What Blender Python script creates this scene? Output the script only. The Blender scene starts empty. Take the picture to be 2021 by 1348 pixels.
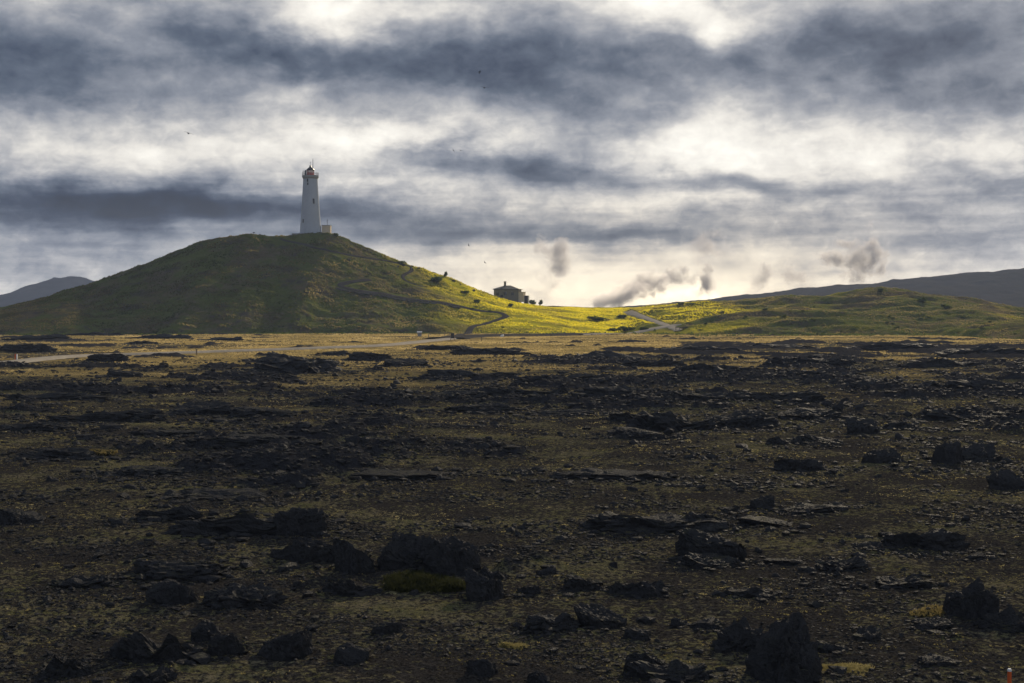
import bpy, bmesh, math, random
import numpy as np
from mathutils import Vector, Matrix, Euler, Quaternion
rng = np.random.default_rng(7); random.seed(7)
S = bpy.context.scene
COL = S.collection
R = math.radians

# ------------------------------------------------------------------ camera
F = 2807.0; CX = 1010.5; CY = 674.0; HC = 9.0
PITCH = -math.atan((674.0 - 605.0) / F)
cam = bpy.data.cameras.new("camera"); cam.lens = 50.0; cam.sensor_width = 36.0
cam.clip_start = 0.5; cam.clip_end = 30000
camo = bpy.data.objects.new("camera", cam); COL.objects.link(camo)
camo.location = (0, 0, HC); camo.rotation_euler = (R(90) + PITCH, 0, 0)
S.camera = camo

# ------------------------------------------------------------------ exposure, sampling
S.view_settings.view_transform = 'Standard'; S.view_settings.look = 'None'
S.view_settings.exposure = 0.5; S.view_settings.gamma = 1.0
cy = S.cycles
cy.max_bounces = 6; cy.diffuse_bounces = 2; cy.glossy_bounces = 2; cy.transmission_bounces = 4
cy.volume_bounces = 0; cy.transparent_max_bounces = 12
cy.sample_clamp_indirect = 4.0
try:
    cy.use_denoising = True; cy.volume_step_rate = 1.0; cy.volume_max_steps = 256
except Exception: pass

# ------------------------------------------------------------------ sun
SUN_AZ, SUN_EL = 20.0, 21.0
sdir = Vector((math.sin(R(SUN_AZ)) * math.cos(R(SUN_EL)), math.cos(R(SUN_AZ)) * math.cos(R(SUN_EL)), math.sin(R(SUN_EL))))
sl = bpy.data.lights.new("sun", 'SUN'); sl.energy = 5.0; sl.angle = R(0.5); sl.color = (1.0, 0.84, 0.60)
so = bpy.data.objects.new("sun", sl); COL.objects.link(so)
so.rotation_euler = sdir.to_track_quat('Z', 'Y').to_euler(); so.location = (0, 0, 200)

# ------------------------------------------------------------------ node helper
class NT:
    def __init__(s, nt): s.nt = nt; s.n = nt.nodes; s.l = nt.links
    def put(s, sock, v):
        if isinstance(v, bpy.types.NodeSocket): s.l.new(v, sock)
        elif v is not None:
            if isinstance(v, (tuple, list)) and len(v) == 3 and sock.type == 'RGBA': v = (*v, 1)
            sock.default_value = v
    def node(s, t, **kw):
        n = s.n.new(t)
        for k, v in kw.items(): setattr(n, k, v)
        return n
    def m(s, op, a, b=None, c=None, clamp=False):
        n = s.node('ShaderNodeMath', operation=op); n.use_clamp = clamp
        s.put(n.inputs[0], a); s.put(n.inputs[1], b); s.put(n.inputs[2], c)
        return n.outputs[0]
    def vm(s, op, a, b=None):
        n = s.node('ShaderNodeVectorMath', operation=op)
        s.put(n.inputs[0], a); s.put(n.inputs[1], b)
        return n.outputs['Value'] if op in ('DOT_PRODUCT', 'LENGTH') else n.outputs['Vector']
    def vscale(s, a, k):
        n = s.node('ShaderNodeVectorMath', operation='SCALE'); s.put(n.inputs[0], a); s.put(n.inputs['Scale'], k); return n.outputs[0]
    def comb(s, x, y, z=0.0):
        n = s.node('ShaderNodeCombineXYZ'); s.put(n.inputs[0], x); s.put(n.inputs[1], y); s.put(n.inputs[2], z); return n.outputs[0]
    def noise(s, vec, scale, detail=4, rough=0.5, dist=0.0, out='Fac'):
        n = s.node('ShaderNodeTexNoise'); s.put(n.inputs['Vector'], vec)
        n.inputs['Scale'].default_value = scale; n.inputs['Detail'].default_value = detail
        n.inputs['Roughness'].default_value = rough; n.inputs['Distortion'].default_value = dist
        return n.outputs[out]
    def ramp(s, fac, stops, interp='LINEAR'):
        n = s.node('ShaderNodeValToRGB'); s.put(n.inputs[0], fac); cr = n.color_ramp; cr.interpolation = interp
        while len(cr.elements) < len(stops): cr.elements.new(0.5)
        for e, (p, c) in zip(cr.elements, stops):
            e.position = p; e.color = (*c, 1) if len(c) == 3 else c
        return n.outputs[0]
    def mr(s, v, a, b, c=0.0, d=1.0, smooth=False):
        n = s.node('ShaderNodeMapRange'); n.clamp = True
        if smooth: n.interpolation_type = 'SMOOTHSTEP'
        s.put(n.inputs['Value'], v)
        for k, x in zip(('From Min', 'From Max', 'To Min', 'To Max'), (a, b, c, d)): n.inputs[k].default_value = x
        return n.outputs[0]
    def mix(s, f, a, b, mode='MIX'):
        n = s.node('ShaderNodeMix', data_type='RGBA', blend_type=mode)
        s.put(n.inputs[0], f); s.put(n.inputs[6], a); s.put(n.inputs[7], b); return n.outputs[2]
    def attr(s, name):
        n = s.node('ShaderNodeAttribute'); n.attribute_name = name; return n.outputs['Fac']

def srgb(r, g, b):
    f = lambda c: (c / 255 / 12.92) if c <= 10 else ((c / 255 + 0.055) / 1.055) ** 2.4
    return (f(r), f(g), f(b))

# ------------------------------------------------------------------ world: Nishita sky under a broken cloud deck
W = bpy.data.worlds.new("World"); S.world = W; W.use_nodes = True
W.node_tree.nodes.clear(); T = NT(W.node_tree)
sky = T.node('ShaderNodeTexSky', sky_type='NISHITA'); sky.sun_disc = False
sky.sun_elevation = R(SUN_EL); sky.sun_rotation = R(SUN_AZ)
bg1 = T.node('ShaderNodeBackground'); T.l.new(sky.outputs[0], bg1.inputs[0]); bg1.inputs[1].default_value = 0.06
tc = T.node('ShaderNodeTexCoord'); D = tc.outputs['Generated']
sp = T.node('ShaderNodeSeparateXYZ'); T.l.new(D, sp.inputs[0]); dx, dy, dz = sp.outputs
az = T.m('MULTIPLY', T.m('ARCTAN2', dx, dy), 180 / math.pi)
el = T.m('MULTIPLY', T.m('ARCSINE', dz), 180 / math.pi)
inv = T.m('DIVIDE', 1.0, T.m('ADD', T.m('MAXIMUM', dz, 0.0), 0.085))
pc = T.comb(T.m('MULTIPLY', dx, inv), T.m('MULTIPLY', dy, inv), 0.0)          # cloud-deck plane coordinates
pcs = T.vm('MULTIPLY', pc, (1.0, 0.8, 1.0))
angs = T.comb(T.m('MULTIPLY', az, 0.17), T.m('MULTIPLY', el, 0.42), 0.0)
angp = T.comb(T.m('MULTIPLY', az, 0.30), T.m('MULTIPLY', el, 0.46), 3.3)
w1 = T.noise(pc, 0.9, 5, 0.55, 0.2, 'Color'); w2 = T.noise(angp, 1.3, 6, 0.55, 0.2, 'Color')
w3 = T.noise(angs, 0.8, 6, 0.55, 0.3, 'Color')
wa = T.vm('SUBTRACT', w1, (0.5, 0.5, 0.5)); wb = T.vm('SUBTRACT', w2, (0.5, 0.5, 0.5)); wc = T.vm('SUBTRACT', w3, (0.5, 0.5, 0.5))
uv = T.comb(az, el, 0.0)
lowk = T.mr(el, 0.0, 7.0, 0.45, 1.0)
wv = T.vm('ADD', T.vm('MULTIPLY', wa, (5.0, 1.8, 0)), T.vm('ADD', T.vm('MULTIPLY', wb, (3.0, 1.9, 0)), T.vm('MULTIPLY', wc, (4.0, 1.5, 0))))
uvw = T.vm('ADD', uv, T.vscale(wv, lowk))
sun_d = T.vm('DOT_PRODUCT', D, tuple(sdir))
# base brightness by elevation
t = T.ramp(T.mr(el, -1.0, 19.0), [(0.0, (.85,)*3), (0.06, (.82,)*3), (0.13, (.72,)*3), (0.21, (.66,)*3), (0.30, (.70,)*3),
     (0.375, (.72,)*3), (0.44, (.58,)*3), (0.56, (.47,)*3), (0.63, (.55,)*3), (0.70, (.58,)*3), (1.0, (.36,)*3)], 'B_SPLINE')
t = T.m('ADD', t, T.mr(az, -22, 10, -0.06, 0.03))
t = T.m('ADD', t, T.mr(el, 5.5, 8.5, 0.0, 0.05))
def blob(t, px, py, sx, sy, rot, amp):
    u0 = math.degrees(math.atan((px - CX) / F)); v0 = math.degrees(math.atan((605 - py) / F))
    k = math.degrees(1 / F); c, s_ = math.cos(R(-rot)), math.sin(R(-rot))
    d = T.vm('SUBTRACT', uvw, (u0, v0, 0))
    a = T.vm('DOT_PRODUCT', d, (c / (sx * k), s_ / (sx * k), 0)); b = T.vm('DOT_PRODUCT', d, (-s_ / (sy * k), c / (sy * k), 0))
    q = T.m('MULTIPLY_ADD', a, a, T.m('MULTIPLY', b, b))
    return T.m('MULTIPLY_ADD', T.m('POWER', 2.718281828, T.m('MULTIPLY', q, -1.0)), amp, t)
BLOBS = [(470,75,170,50,14,-.24),(700,125,220,50,3,-.20),(960,115,220,70,0,-.17),(50,130,140,60,0,-.20),(170,195,230,40,5,-.14),
 (650,20,120,50,0,.34),(820,6,170,28,0,.18),(1330,25,170,55,8,.33),(1430,75,90,35,10,.15),(1150,200,240,75,15,-.22),(1550,140,260,70,0,-.20),
 (1850,110,260,110,0,-.22),(1990,210,110,55,0,-.12),(1250,120,140,40,0,-.05),(300,300,320,55,0,.12),(760,275,230,32,0,.18),(1390,262,130,70,0,.26),
 (1500,325,260,38,0,.14),(890,325,150,22,3,-.25),(1080,330,110,30,0,-.27),(1310,358,260,24,4,-.24),(1620,388,270,18,3,-.14),(1965,375,90,26,0,-.32),
 (110,410,320,40,0,-.50),(420,418,230,34,2,-.36),(150,448,260,16,0,-.18),(790,428,250,32,3,-.28),(950,470,370,17,0,-.22),(1290,468,190,18,0,-.22),
 (560,385,70,28,0,.10),(1650,440,320,22,0,-.14),(1850,480,270,26,0,-.18),(900,515,220,26,0,.08),(1290,572,220,46,0,.46),(900,560,260,40,0,.12),(200,510,320,45,0,-.12),
 (570,470,130,14,0,-.16),(1290,408,260,16,0,.06),(1750,300,250,35,0,.06),(120,20,160,30,0,.10),(610,190,70,26,0,.12),(1600,175,60,35,0,.10)]
for b in BLOBS: t = blob(t, *b)
n_big = T.m('SUBTRACT', T.noise(pc, 1.1, 8, 0.58, 0.5), 0.5)
n_fin = T.m('SUBTRACT', T.noise(angp, 1.5, 7, 0.55, 0.25), 0.5)
n_ang = T.m('SUBTRACT', T.noise(angs, 1.5, 7, 0.54, 0.3), 0.5)
n_crisp = T.m('SUBTRACT', T.noise(angp, 4.6, 8, 0.62, 0.5), 0.5)
lowstreak = T.m('SUBTRACT', T.noise(T.comb(T.m('MULTIPLY', az, 0.10), T.m('MULTIPLY', el, 1.1), 7.7), 1.3, 6, 0.55, 0.2), 0.5)
t = T.m('MULTIPLY_ADD', n_big, 0.22, t); t = T.m('MULTIPLY_ADD', n_fin, 0.42, t); t = T.m('MULTIPLY_ADD', n_ang, 0.30, t)
t = T.m('MULTIPLY_ADD', n_crisp, T.mr(el, 2.0, 9.0, 0.34, 0.18), t)
t = T.m('MULTIPLY_ADD', lowstreak, T.mr(el, 3.0, 8.0, 0.5, 0.0, True), t)
# deck brightened away from the sun, added as fill for shaded faces
t = T.m('ADD', t, T.mr(sun_d, 0.1, 0.85, 0.06, 0.0))
t = T.m('MAXIMUM', T.m('MINIMUM', t, 1.0), 0.0)
ccol = T.ramp(t, [(0.0, srgb(18, 28, 46)), (0.16, srgb(34, 46, 67)), (0.35, srgb(82, 91, 106)), (0.5, srgb(122, 127, 137)),
                  (0.65, srgb(166, 166, 168)), (0.8, srgb(212, 208, 201)), (1.0, srgb(246, 242, 232))])
warm = T.m('MULTIPLY', T.mr(el, 0.0, 6.0, 1.0, 0.0, True), T.mr(T.m('ABSOLUTE', T.m('SUBTRACT', az, 5.0)), 4.0, 17.0, 1.0, 0.0, True))
ccol = T.mix(warm, ccol, T.mix(1.0, ccol, (1.08, 0.97, 0.79), 'MULTIPLY'))
ccol = T.mix(T.mr(sun_d, -0.2, 0.8, 0.8, 0.0, True), ccol, T.mix(1.0, ccol, (0.80, 0.95, 1.16), 'MULTIPLY'))   # cool deck away from the sun
bg2 = T.node('ShaderNodeBackground'); T.l.new(ccol, bg2.inputs[0]); bg2.inputs[1].default_value = 0.95
ms = T.node('ShaderNodeMixShader'); ms.inputs[0].default_value = 0.985
T.l.new(bg1.outputs[0], ms.inputs[1]); T.l.new(bg2.outputs[0], ms.inputs[2])
wo = T.node('ShaderNodeOutputWorld'); T.l.new(ms.outputs[0], wo.inputs['Surface'])

# ------------------------------------------------------------------ numpy noise
def _h(ix, iy, iz, seed):
    h = (ix.astype(np.int64) * 374761393 + iy.astype(np.int64) * 668265263 + iz.astype(np.int64) * 2147483647 + seed * 974634721) & 0xFFFFFFFF
    h = ((h ^ (h >> 13)) * 1274126177) & 0xFFFFFFFF
    h = ((h ^ (h >> 16)) * 2246822519) & 0xFFFFFFFF
    return (h ^ (h >> 15)) & 0xFFFFFFFF
def pn2(x, y, seed=0):
    x = np.asarray(x, float); y = np.asarray(y, float)
    x0 = np.floor(x); y0 = np.floor(y); fx = x - x0; fy = y - y0; z = np.zeros_like(x0)
    u = fx**3 * (fx * (fx * 6 - 15) + 10); v = fy**3 * (fy * (fy * 6 - 15) + 10)
    def g(i, j):
        a = _h(x0 + i, y0 + j, z, seed) * (2 * np.pi / 4294967296.0)
        return np.cos(a) * (fx - i) + np.sin(a) * (fy - j)
    a = g(0, 0); b = g(1, 0); c = g(0, 1); d = g(1, 1)
    return (a + u * (b - a) + v * ((c + u * (d - c)) - (a + u * (b - a)))) * 1.5
def fbm(x, y, oc=4, seed=0, gain=0.5):
    s = 0; a = 1; n = 0
    for i in range(oc):
        s = s + a * pn2(x, y, seed + i * 17); n += a; a *= gain; x = x * 2.03 + 5.1; y = y * 2.03 - 3.7
    return s / n
def ridged(x, y, oc=4, seed=0):
    s = 0; a = 1; n = 0
    for i in range(oc):
        s = s + a * (1 - np.abs(pn2(x, y, seed + i * 31)) * 1.6); n += a; a *= 0.5; x = x * 2.1 + 1.7; y = y * 2.1 + 9.2
    return s / n
def vn3(p, seed=0):
    p0 = np.floor(p); f = p - p0; f = f * f * (3 - 2 * f); r = 0
    for i in (0, 1):
        for j in (0, 1):
            for k in (0, 1):
                w = (f[:, 0] if i else 1 - f[:, 0]) * (f[:, 1] if j else 1 - f[:, 1]) * (f[:, 2] if k else 1 - f[:, 2])
                r = r + w * (_h(p0[:, 0] + i, p0[:, 1] + j, p0[:, 2] + k, seed) / 2147483648.0 - 1)
    return r
def ss(a, b, x):
    q = np.clip((x - a) / (b - a), 0, 1); return q * q * (3 - 2 * q)

# ------------------------------------------------------------------ picture ray <-> world point (all things then get real places)
CP, SP = math.cos(PITCH), math.sin(PITCH)
def ray(px, py):
    a = (px - CX) / F; b = (CY - py) / F
    return np.array([a, CP - b * SP, SP + b * CP])
def at(px, py, Y):
    d = ray(px, py); d = d * (Y / d[1]); return np.array([d[0], Y, HC + d[2]])

# ------------------------------------------------------------------ terrain functions
def table(pts, Y):
    P = np.array([at(px, py, Y) for px, py in pts]); return P[:, 0], P[:, 2]
AX, AZ = table([(-700, 640), (-300, 628), (0, 613), (100, 589), (190, 562), (300, 523), (350, 502), (400, 484), (440, 472), (505, 465), (540, 468), (575, 468),
                (610, 463), (655, 462), (680, 470), (700, 479), (760, 504), (800, 520), (880, 546), (950, 577), (1000, 594), (1060, 606), (1150, 622), (1300, 650)], 590)
C1X, C1Z = table([(1180, 640), (1250, 612), (1320, 601), (1400, 599), (1500, 592), (1560, 586), (1640, 581), (1700, 573), (1740, 568), (1790, 571), (1850, 583), (1930, 597), (2021, 612), (2150, 630), (2400, 650)], 600)
C2X, C2Z = table([(1290, 662), (1340, 640), (1420, 626), (1520, 612), (1620, 614), (1720, 621), (1800, 628), (1870, 642), (1940, 660), (2050, 680)], 510)
C3X, C3Z = table([(1800, 680), (1850, 668), (1900, 650), (1960, 640), (2021, 636), (2150, 622), (2350, 615), (2600, 640)], 440)
def sect(y, yr, wf, wb, p=1.25):
    f = np.clip(1 - (yr - y) / wf, 0, 1); f = np.where(y <= yr, f, 1)
    f = 1 - (1 - f) ** 1.0; f = f ** p
    f = f * (1 - 0.0)
    b = np.exp(-np.maximum(y - yr, 0) ** 2 / wb ** 2)
    top = 1 - 0.06 * np.exp(-((y - yr) / 12.0) ** 2) * 0
    return f * b * top
PATHM = []      # (polyline Nx2, half width) : terrain is graded smooth along these
def path_mask(x, y, grow=1.0):
    m = np.zeros_like(x)
    for pl, hw in PATHM:
        bb = (pl.min(0) - 12, pl.max(0) + 12)
        sel = np.where((x > bb[0][0]) & (x < bb[1][0]) & (y > bb[0][1]) & (y < bb[1][1]))[0] if x.ndim == 1 else None
        if sel is None or len(sel) == 0: continue
        xs, ys = x[sel], y[sel]; dm = np.full(len(sel), 1e9)
        for (x0, y0), (x1, y1) in zip(pl[:-1], pl[1:]):
            L2 = (x1 - x0) ** 2 + (y1 - y0) ** 2 + 1e-9
            q = np.clip(((xs - x0) * (x1 - x0) + (ys - y0) * (y1 - y0)) / L2, 0, 1)
            dm = np.minimum(dm, np.hypot(xs - x0 - q * (x1 - x0), ys - y0 - q * (y1 - y0)))
        m[sel] = np.maximum(m[sel], 1 - ss(hw * grow, hw * grow + 3.0, dm))
    return m
def hill_base(x, y):
    y = y + (9.0 * pn2(x / 36.0, x * 0 + 4.4, 811) + 4.0 * pn2(x / 11.0, x * 0 + 1.4, 812)) * (1 - ss(520, 560, y))
    zs = np.interp(x, AX, AZ)
    k = x * 590 / np.maximum(y, 300)                      # hill narrows gently towards its foot
    a = np.maximum(zs, 0) * sect(y, 590 + 0.10 * np.clip(x, -120, 40), 95, 75, 1.12)
    right = ss(-75, 25, x)
    # right flank steps out in benches, then runs into the flat meadow
    a = a + right * 2.2 * np.exp(-((y - 545 - 0.1 * x) / 17.0) ** 2) * ss(-80, -40, x) * (1 - ss(-5, 30, x))
    mead = 8.3 * ss(492, 650, y) * ss(-70, 0, x) * (1 - ss(70, 115, x)) * (1 - 0.6 * ss(700, 1000, y))
    h = (np.maximum(a, 0) ** 4 + np.maximum(mead, 0) ** 4) ** 0.25
    # shallow gully on the dark lower left face
    h = h - 2.2 * np.exp(-((x + 150 + 0.4 * (y - 520)) / 9.0) ** 2) * ss(500, 520, y) * (1 - ss(545, 575, y))
    return h
def hill_h(x, y, path=True):
    h = hill_base(x, y); m = ss(0.0, 1.6, h)
    sm = path_mask(x, y) if path else 0.0
    right = 0.5 + 0.5 * ss(-90, -20, x)
    n = 1.3 * right * fbm(x / 17, y / 17, 3, 11) + 0.55 * fbm(x / 5.0, y / 5.0, 3, 23) + 0.35 * np.maximum(ridged(x / 9, y / 6, 3, 77) - 0.55, 0) * 2
    crown = np.exp(-((x + 81) / 16) ** 2 - ((y - 590) / 14) ** 2)           # level pad under the lighthouse
    n = n * (1 - 0.85 * crown)
    flat = ss(-20, 10, x) * (1 - ss(70, 100, x))
    n = n * (1 - 0.55 * flat)
    return h + n * m * (1 - sm) - 0.9 * (1 - m)
def mound_base(x, y):
    a = np.maximum(np.interp(x, C1X, C1Z, left=0, right=0), 0) * sect(y, 600, 130, 110, 1.0)
    b = np.maximum(np.interp(x, C2X, C2Z, left=0, right=0), 0) * sect(y, 510, 55, 60, 0.8)
    c = np.maximum(np.interp(x, C3X, C3Z, left=0, right=0), 0) * sect(y, 440, 55, 45, 0.8)
    return (a ** 5 + b ** 5 + c ** 5) ** 0.2
def mound_h(x, y, path=True):
    h = mound_base(x, y); m = ss(0.0, 1.4, h)
    sm = path_mask(x, y) if path else 0.0
    n = 2.6 * fbm(x / 30, y / 17, 2, 41) + 0.35 * fbm(x / 7, y / 6, 3, 43) + 0.4 * np.maximum(ridged(x / 10, y / 7, 3, 47) - 0.55, 0) * 2
    return h + n * m * (1 - sm) - 0.9 * (1 - m)
def lava_mask(x, y):
    # where the bare, broken lava breaks through the moss: elongated fields, most of them to the right and far left
    f = fbm(x / 21 + 3.1, y / 20, 5, 61, 0.6) + 0.18 * ss(-20, 90, x - 0.0 * y) * ss(90, 140, y) * (1 - ss(330, 420, y))
    f = f + 0.10 * ss(20, 80, -x - 40) * ss(250, 330, y)
    f = f - 0.10 * np.exp(-((x + 35) / 60) ** 2) * ss(180, 240, y)
    f = f - 0.20 * (1 - ss(48, 85, np.hypot(x, y))) - 0.06 * (1 - ss(85, 130, np.hypot(x, y))) - 0.16 * ss(310, 380, np.hypot(x, y))
    return f
def ground_h(x, y, path=True, full=False):
    r = np.hypot(x, y)
    sm = path_mask(x, y) if path else 0.0
    far = 1 - ss(455, 500, r)
    base = 0.45 * fbm(x / 55, y / 45, 3, 3) + 0.16 * fbm(x / 9, y / 9, 3, 5)
    lm = lava_mask(x, y)
    rock = ss(0.10, 0.26, lm + 0.10 * fbm(x / 4, y / 3, 3, 71))
    rg = ridged(x / 5.5, y / 4.2, 4, 67)
    lump = rock * (0.15 + 1.0 * np.maximum(rg - 0.45, 0) * 1.6 + 0.30 * np.abs(fbm(x / 1.3, y / 1.3, 3, 91)))
    swell = rock * 0.45 * ss(0.10, 0.45, lm)
    small = 0.13 * fbm(x / 1.1, y / 0.9, 3, 13) + 0.10 * np.maximum(fbm(x / 0.4, y / 0.4, 2, 15), 0)
    z = (base + swell + lump * (0.62 - 0.12 * ss(120, 300, r)) + small) * (1 - 0.93 * sm) * far - 0.5 * (1 - far)
    if full: return z, rock * (1 - sm) * far
    return z
def any_h(x, y):
    x = np.atleast_1d(np.asarray(x, float)); y = np.atleast_1d(np.asarray(y, float))
    return np.maximum(np.maximum(ground_h(x, y), hill_h(x, y)), mound_h(x, y))
def hit(px, py, ymin=20, ymax=760, fn=None, n=1500):
    d = ray(px, py); Y = np.exp(np.linspace(math.log(ymin), math.log(ymax), n))
    P = d[None, :] * (Y / d[1])[:, None]; P[:, 2] += HC
    dz = P[:, 2] - (fn or any_h)(P[:, 0], P[:, 1])
    i = np.argmax(dz < 0)
    if dz[i] >= 0: i = len(Y) - 1
    if i > 0:
        q = dz[i - 1] / (dz[i - 1] - dz[i] + 1e-9); return P[i - 1] + (P[i] - P[i - 1]) * np.clip(q, 0, 1)
    return P[i]

# ------------------------------------------------------------------ object helpers
def tag(o, label=None, cat=None, group=None, kind=None):
    if label: o["label"] = label
    if cat: o["category"] = cat
    if group: o["group"] = group
    if kind: o["kind"] = kind
    return o
def mesh_np(name, co, faces, mat, smooth=True, attrs=None, parent=None):
    me = bpy.data.meshes.new(name); co = np.ascontiguousarray(co, np.float32); faces = np.ascontiguousarray(faces, np.int32)
    k = faces.shape[1]; nf = len(faces)
    me.vertices.add(len(co)); me.vertices.foreach_set('co', co.ravel())
    me.loops.add(nf * k); me.loops.foreach_set('vertex_index', faces.ravel())
    me.polygons.add(nf); me.polygons.foreach_set('loop_start', np.arange(0, nf * k, k, dtype=np.int32))
    me.polygons.foreach_set('use_smooth', np.full(nf, smooth, bool))
    for an, av in (attrs or {}).items():
        at_ = me.attributes.new(an, 'FLOAT', 'POINT'); at_.data.foreach_set('value', np.ascontiguousarray(av, np.float32))
    me.materials.append(mat); me.update(calc_edges=True); me.validate()
    o = bpy.data.objects.new(name, me); COL.objects.link(o)
    if parent: o.parent = parent
    return o
def grid_faces(nr, nc):
    i = np.arange(nr - 1)[:, None] * nc + np.arange(nc - 1)[None, :]
    return np.stack([i, i + 1, i + nc + 1, i + nc], -1).reshape(-1, 4)
def empty(name, loc, rz=0.0):
    o = bpy.data.objects.new(name, None); COL.objects.link(o); o.location = loc; o.rotation_euler = (0, 0, rz); o.empty_display_size = 0.3; return o
class MB:
    def __init__(s): s.bm = bmesh.new()
    def box(s, c, size, rot=None):
        M = Matrix.Translation(c) @ ((rot.to_matrix().to_4x4() if rot else Matrix.Identity(4))) @ Matrix.Diagonal((*size, 1))
        bmesh.ops.create_cube(s.bm, size=1.0, matrix=M); return s
    def tube(s, a, b, r0, r1=None, seg=12, cap=True):
        a = Vector(a); b = Vector(b); d = b - a; r1 = r0 if r1 is None else r1
        M = Matrix.Translation((a + b) / 2) @ d.to_track_quat('Z', 'Y').to_matrix().to_4x4()
        bmesh.ops.create_cone(s.bm, cap_ends=cap, segments=seg, radius1=r0, radius2=max(r1, 1e-4), depth=d.length, matrix=M); return s
    def lathe(s, prof, seg=40, c=(0, 0)):
        rings = []
        for r, z in prof:
            if r < 1e-4: rings.append([s.bm.verts.new((c[0], c[1], z))])
            else: rings.append([s.bm.verts.new((c[0] + r * math.cos(2 * math.pi * k / seg), c[1] + r * math.sin(2 * math.pi * k / seg), z)) for k in range(seg)])
        for A, B in zip(rings[:-1], rings[1:]):
            for k in range(seg):
                k2 = (k + 1) % seg
                if len(A) == 1: s.bm.faces.new((A[0], B[k], B[k2])) if len(B) > 1 else None
                elif len(B) == 1: s.bm.faces.new((A[k], A[k2], B[0]))
                else: s.bm.faces.new((A[k], A[k2], B[k2], B[k]))
        return s
    def poly(s, pts): s.bm.faces.new([s.bm.verts.new(p) for p in pts]); return s
    def build(s, name, mat, parent=None, smooth=False, bevel=0):
        bmesh.ops.recalc_face_normals(s.bm, faces=s.bm.faces)
        if bevel: bmesh.ops.bevel(s.bm, geom=s.bm.edges[:], offset=bevel, segments=1, affect='EDGES')
        me = bpy.data.meshes.new(name); s.bm.to_mesh(me); s.bm.free(); me.materials.append(mat)
        if smooth: me.polygons.foreach_set('use_smooth', np.ones(len(me.polygons), bool))
        o = bpy.data.objects.new(name, me); COL.objects.link(o)
        if parent: o.parent = parent
        return o

# ------------------------------------------------------------------ materials
def mat(name):
    m = bpy.data.materials.new(name); m.use_nodes = True; m.node_tree.nodes.clear(); t_ = NT(m.node_tree)
    out = t_.node('ShaderNodeOutputMaterial'); return m, t_, out
def pbsdf(t_, out, col, rough=0.8, spec=0.3, nrm=None, metal=0.0):
    if spec <= 0.2:                      # matt earth, rock and turf
        d = t_.node('ShaderNodeBsdfDiffuse'); t_.put(d.inputs['Color'], col); d.inputs['Roughness'].default_value = 0.3 if rough < .95 else 0.0
        if nrm is not None: t_.l.new(nrm, d.inputs['Normal'])
        sh = d.outputs[0]
        if spec >= 0.12 and rough < 0.87:
            g = t_.node('ShaderNodeBsdfGlossy'); g.inputs['Roughness'].default_value = 0.42; g.inputs['Color'].default_value = (1, 1, 1, 1)
            if nrm is not None: t_.l.new(nrm, g.inputs['Normal'])
            mx = t_.node('ShaderNodeMixShader'); mx.inputs[0].default_value = 0.018; t_.l.new(sh, mx.inputs[1]); t_.l.new(g.outputs[0], mx.inputs[2]); sh = mx.outputs[0]
        t_.l.new(sh, out.inputs['Surface']); return d
    p = t_.node('ShaderNodeBsdfPrincipled'); t_.put(p.inputs['Base Color'], col); t_.put(p.inputs['Roughness'], rough)
    p.inputs['Specular IOR Level'].default_value = spec; p.inputs['Metallic'].default_value = metal
    if nrm is not None: t_.l.new(nrm, p.inputs['Normal'])
    if out is not None: t_.l.new(p.outputs[0], out.inputs['Surface'])
    return p
def bump(t_, h, strength, dist):
    b = t_.node('ShaderNodeBump'); b.inputs['Strength'].default_value = strength; b.inputs['Distance'].default_value = dist
    t_.l.new(h, b.inputs['Height']); return b.outputs[0]
def pos(t_): return t_.node('ShaderNodeNewGeometry').outputs['Position']
def simple(name, col, rough=0.7, spec=0.3, var=0.12, scale=3.0, metal=0.0, bmp=0.0):
    m, t_, out = mat(name); tc_ = t_.node('ShaderNodeTexCoord').outputs['Object']
    n = t_.noise(tc_, scale, 5, 0.6)
    c = t_.mix(n, tuple(x * (1 - var * 2) for x in col), tuple(min(1, x * (1 + var)) for x in col))
    pbsdf(t_, out, c, rough, spec, bump(t_, n, bmp, 0.05) if bmp else None, metal); return m

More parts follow.
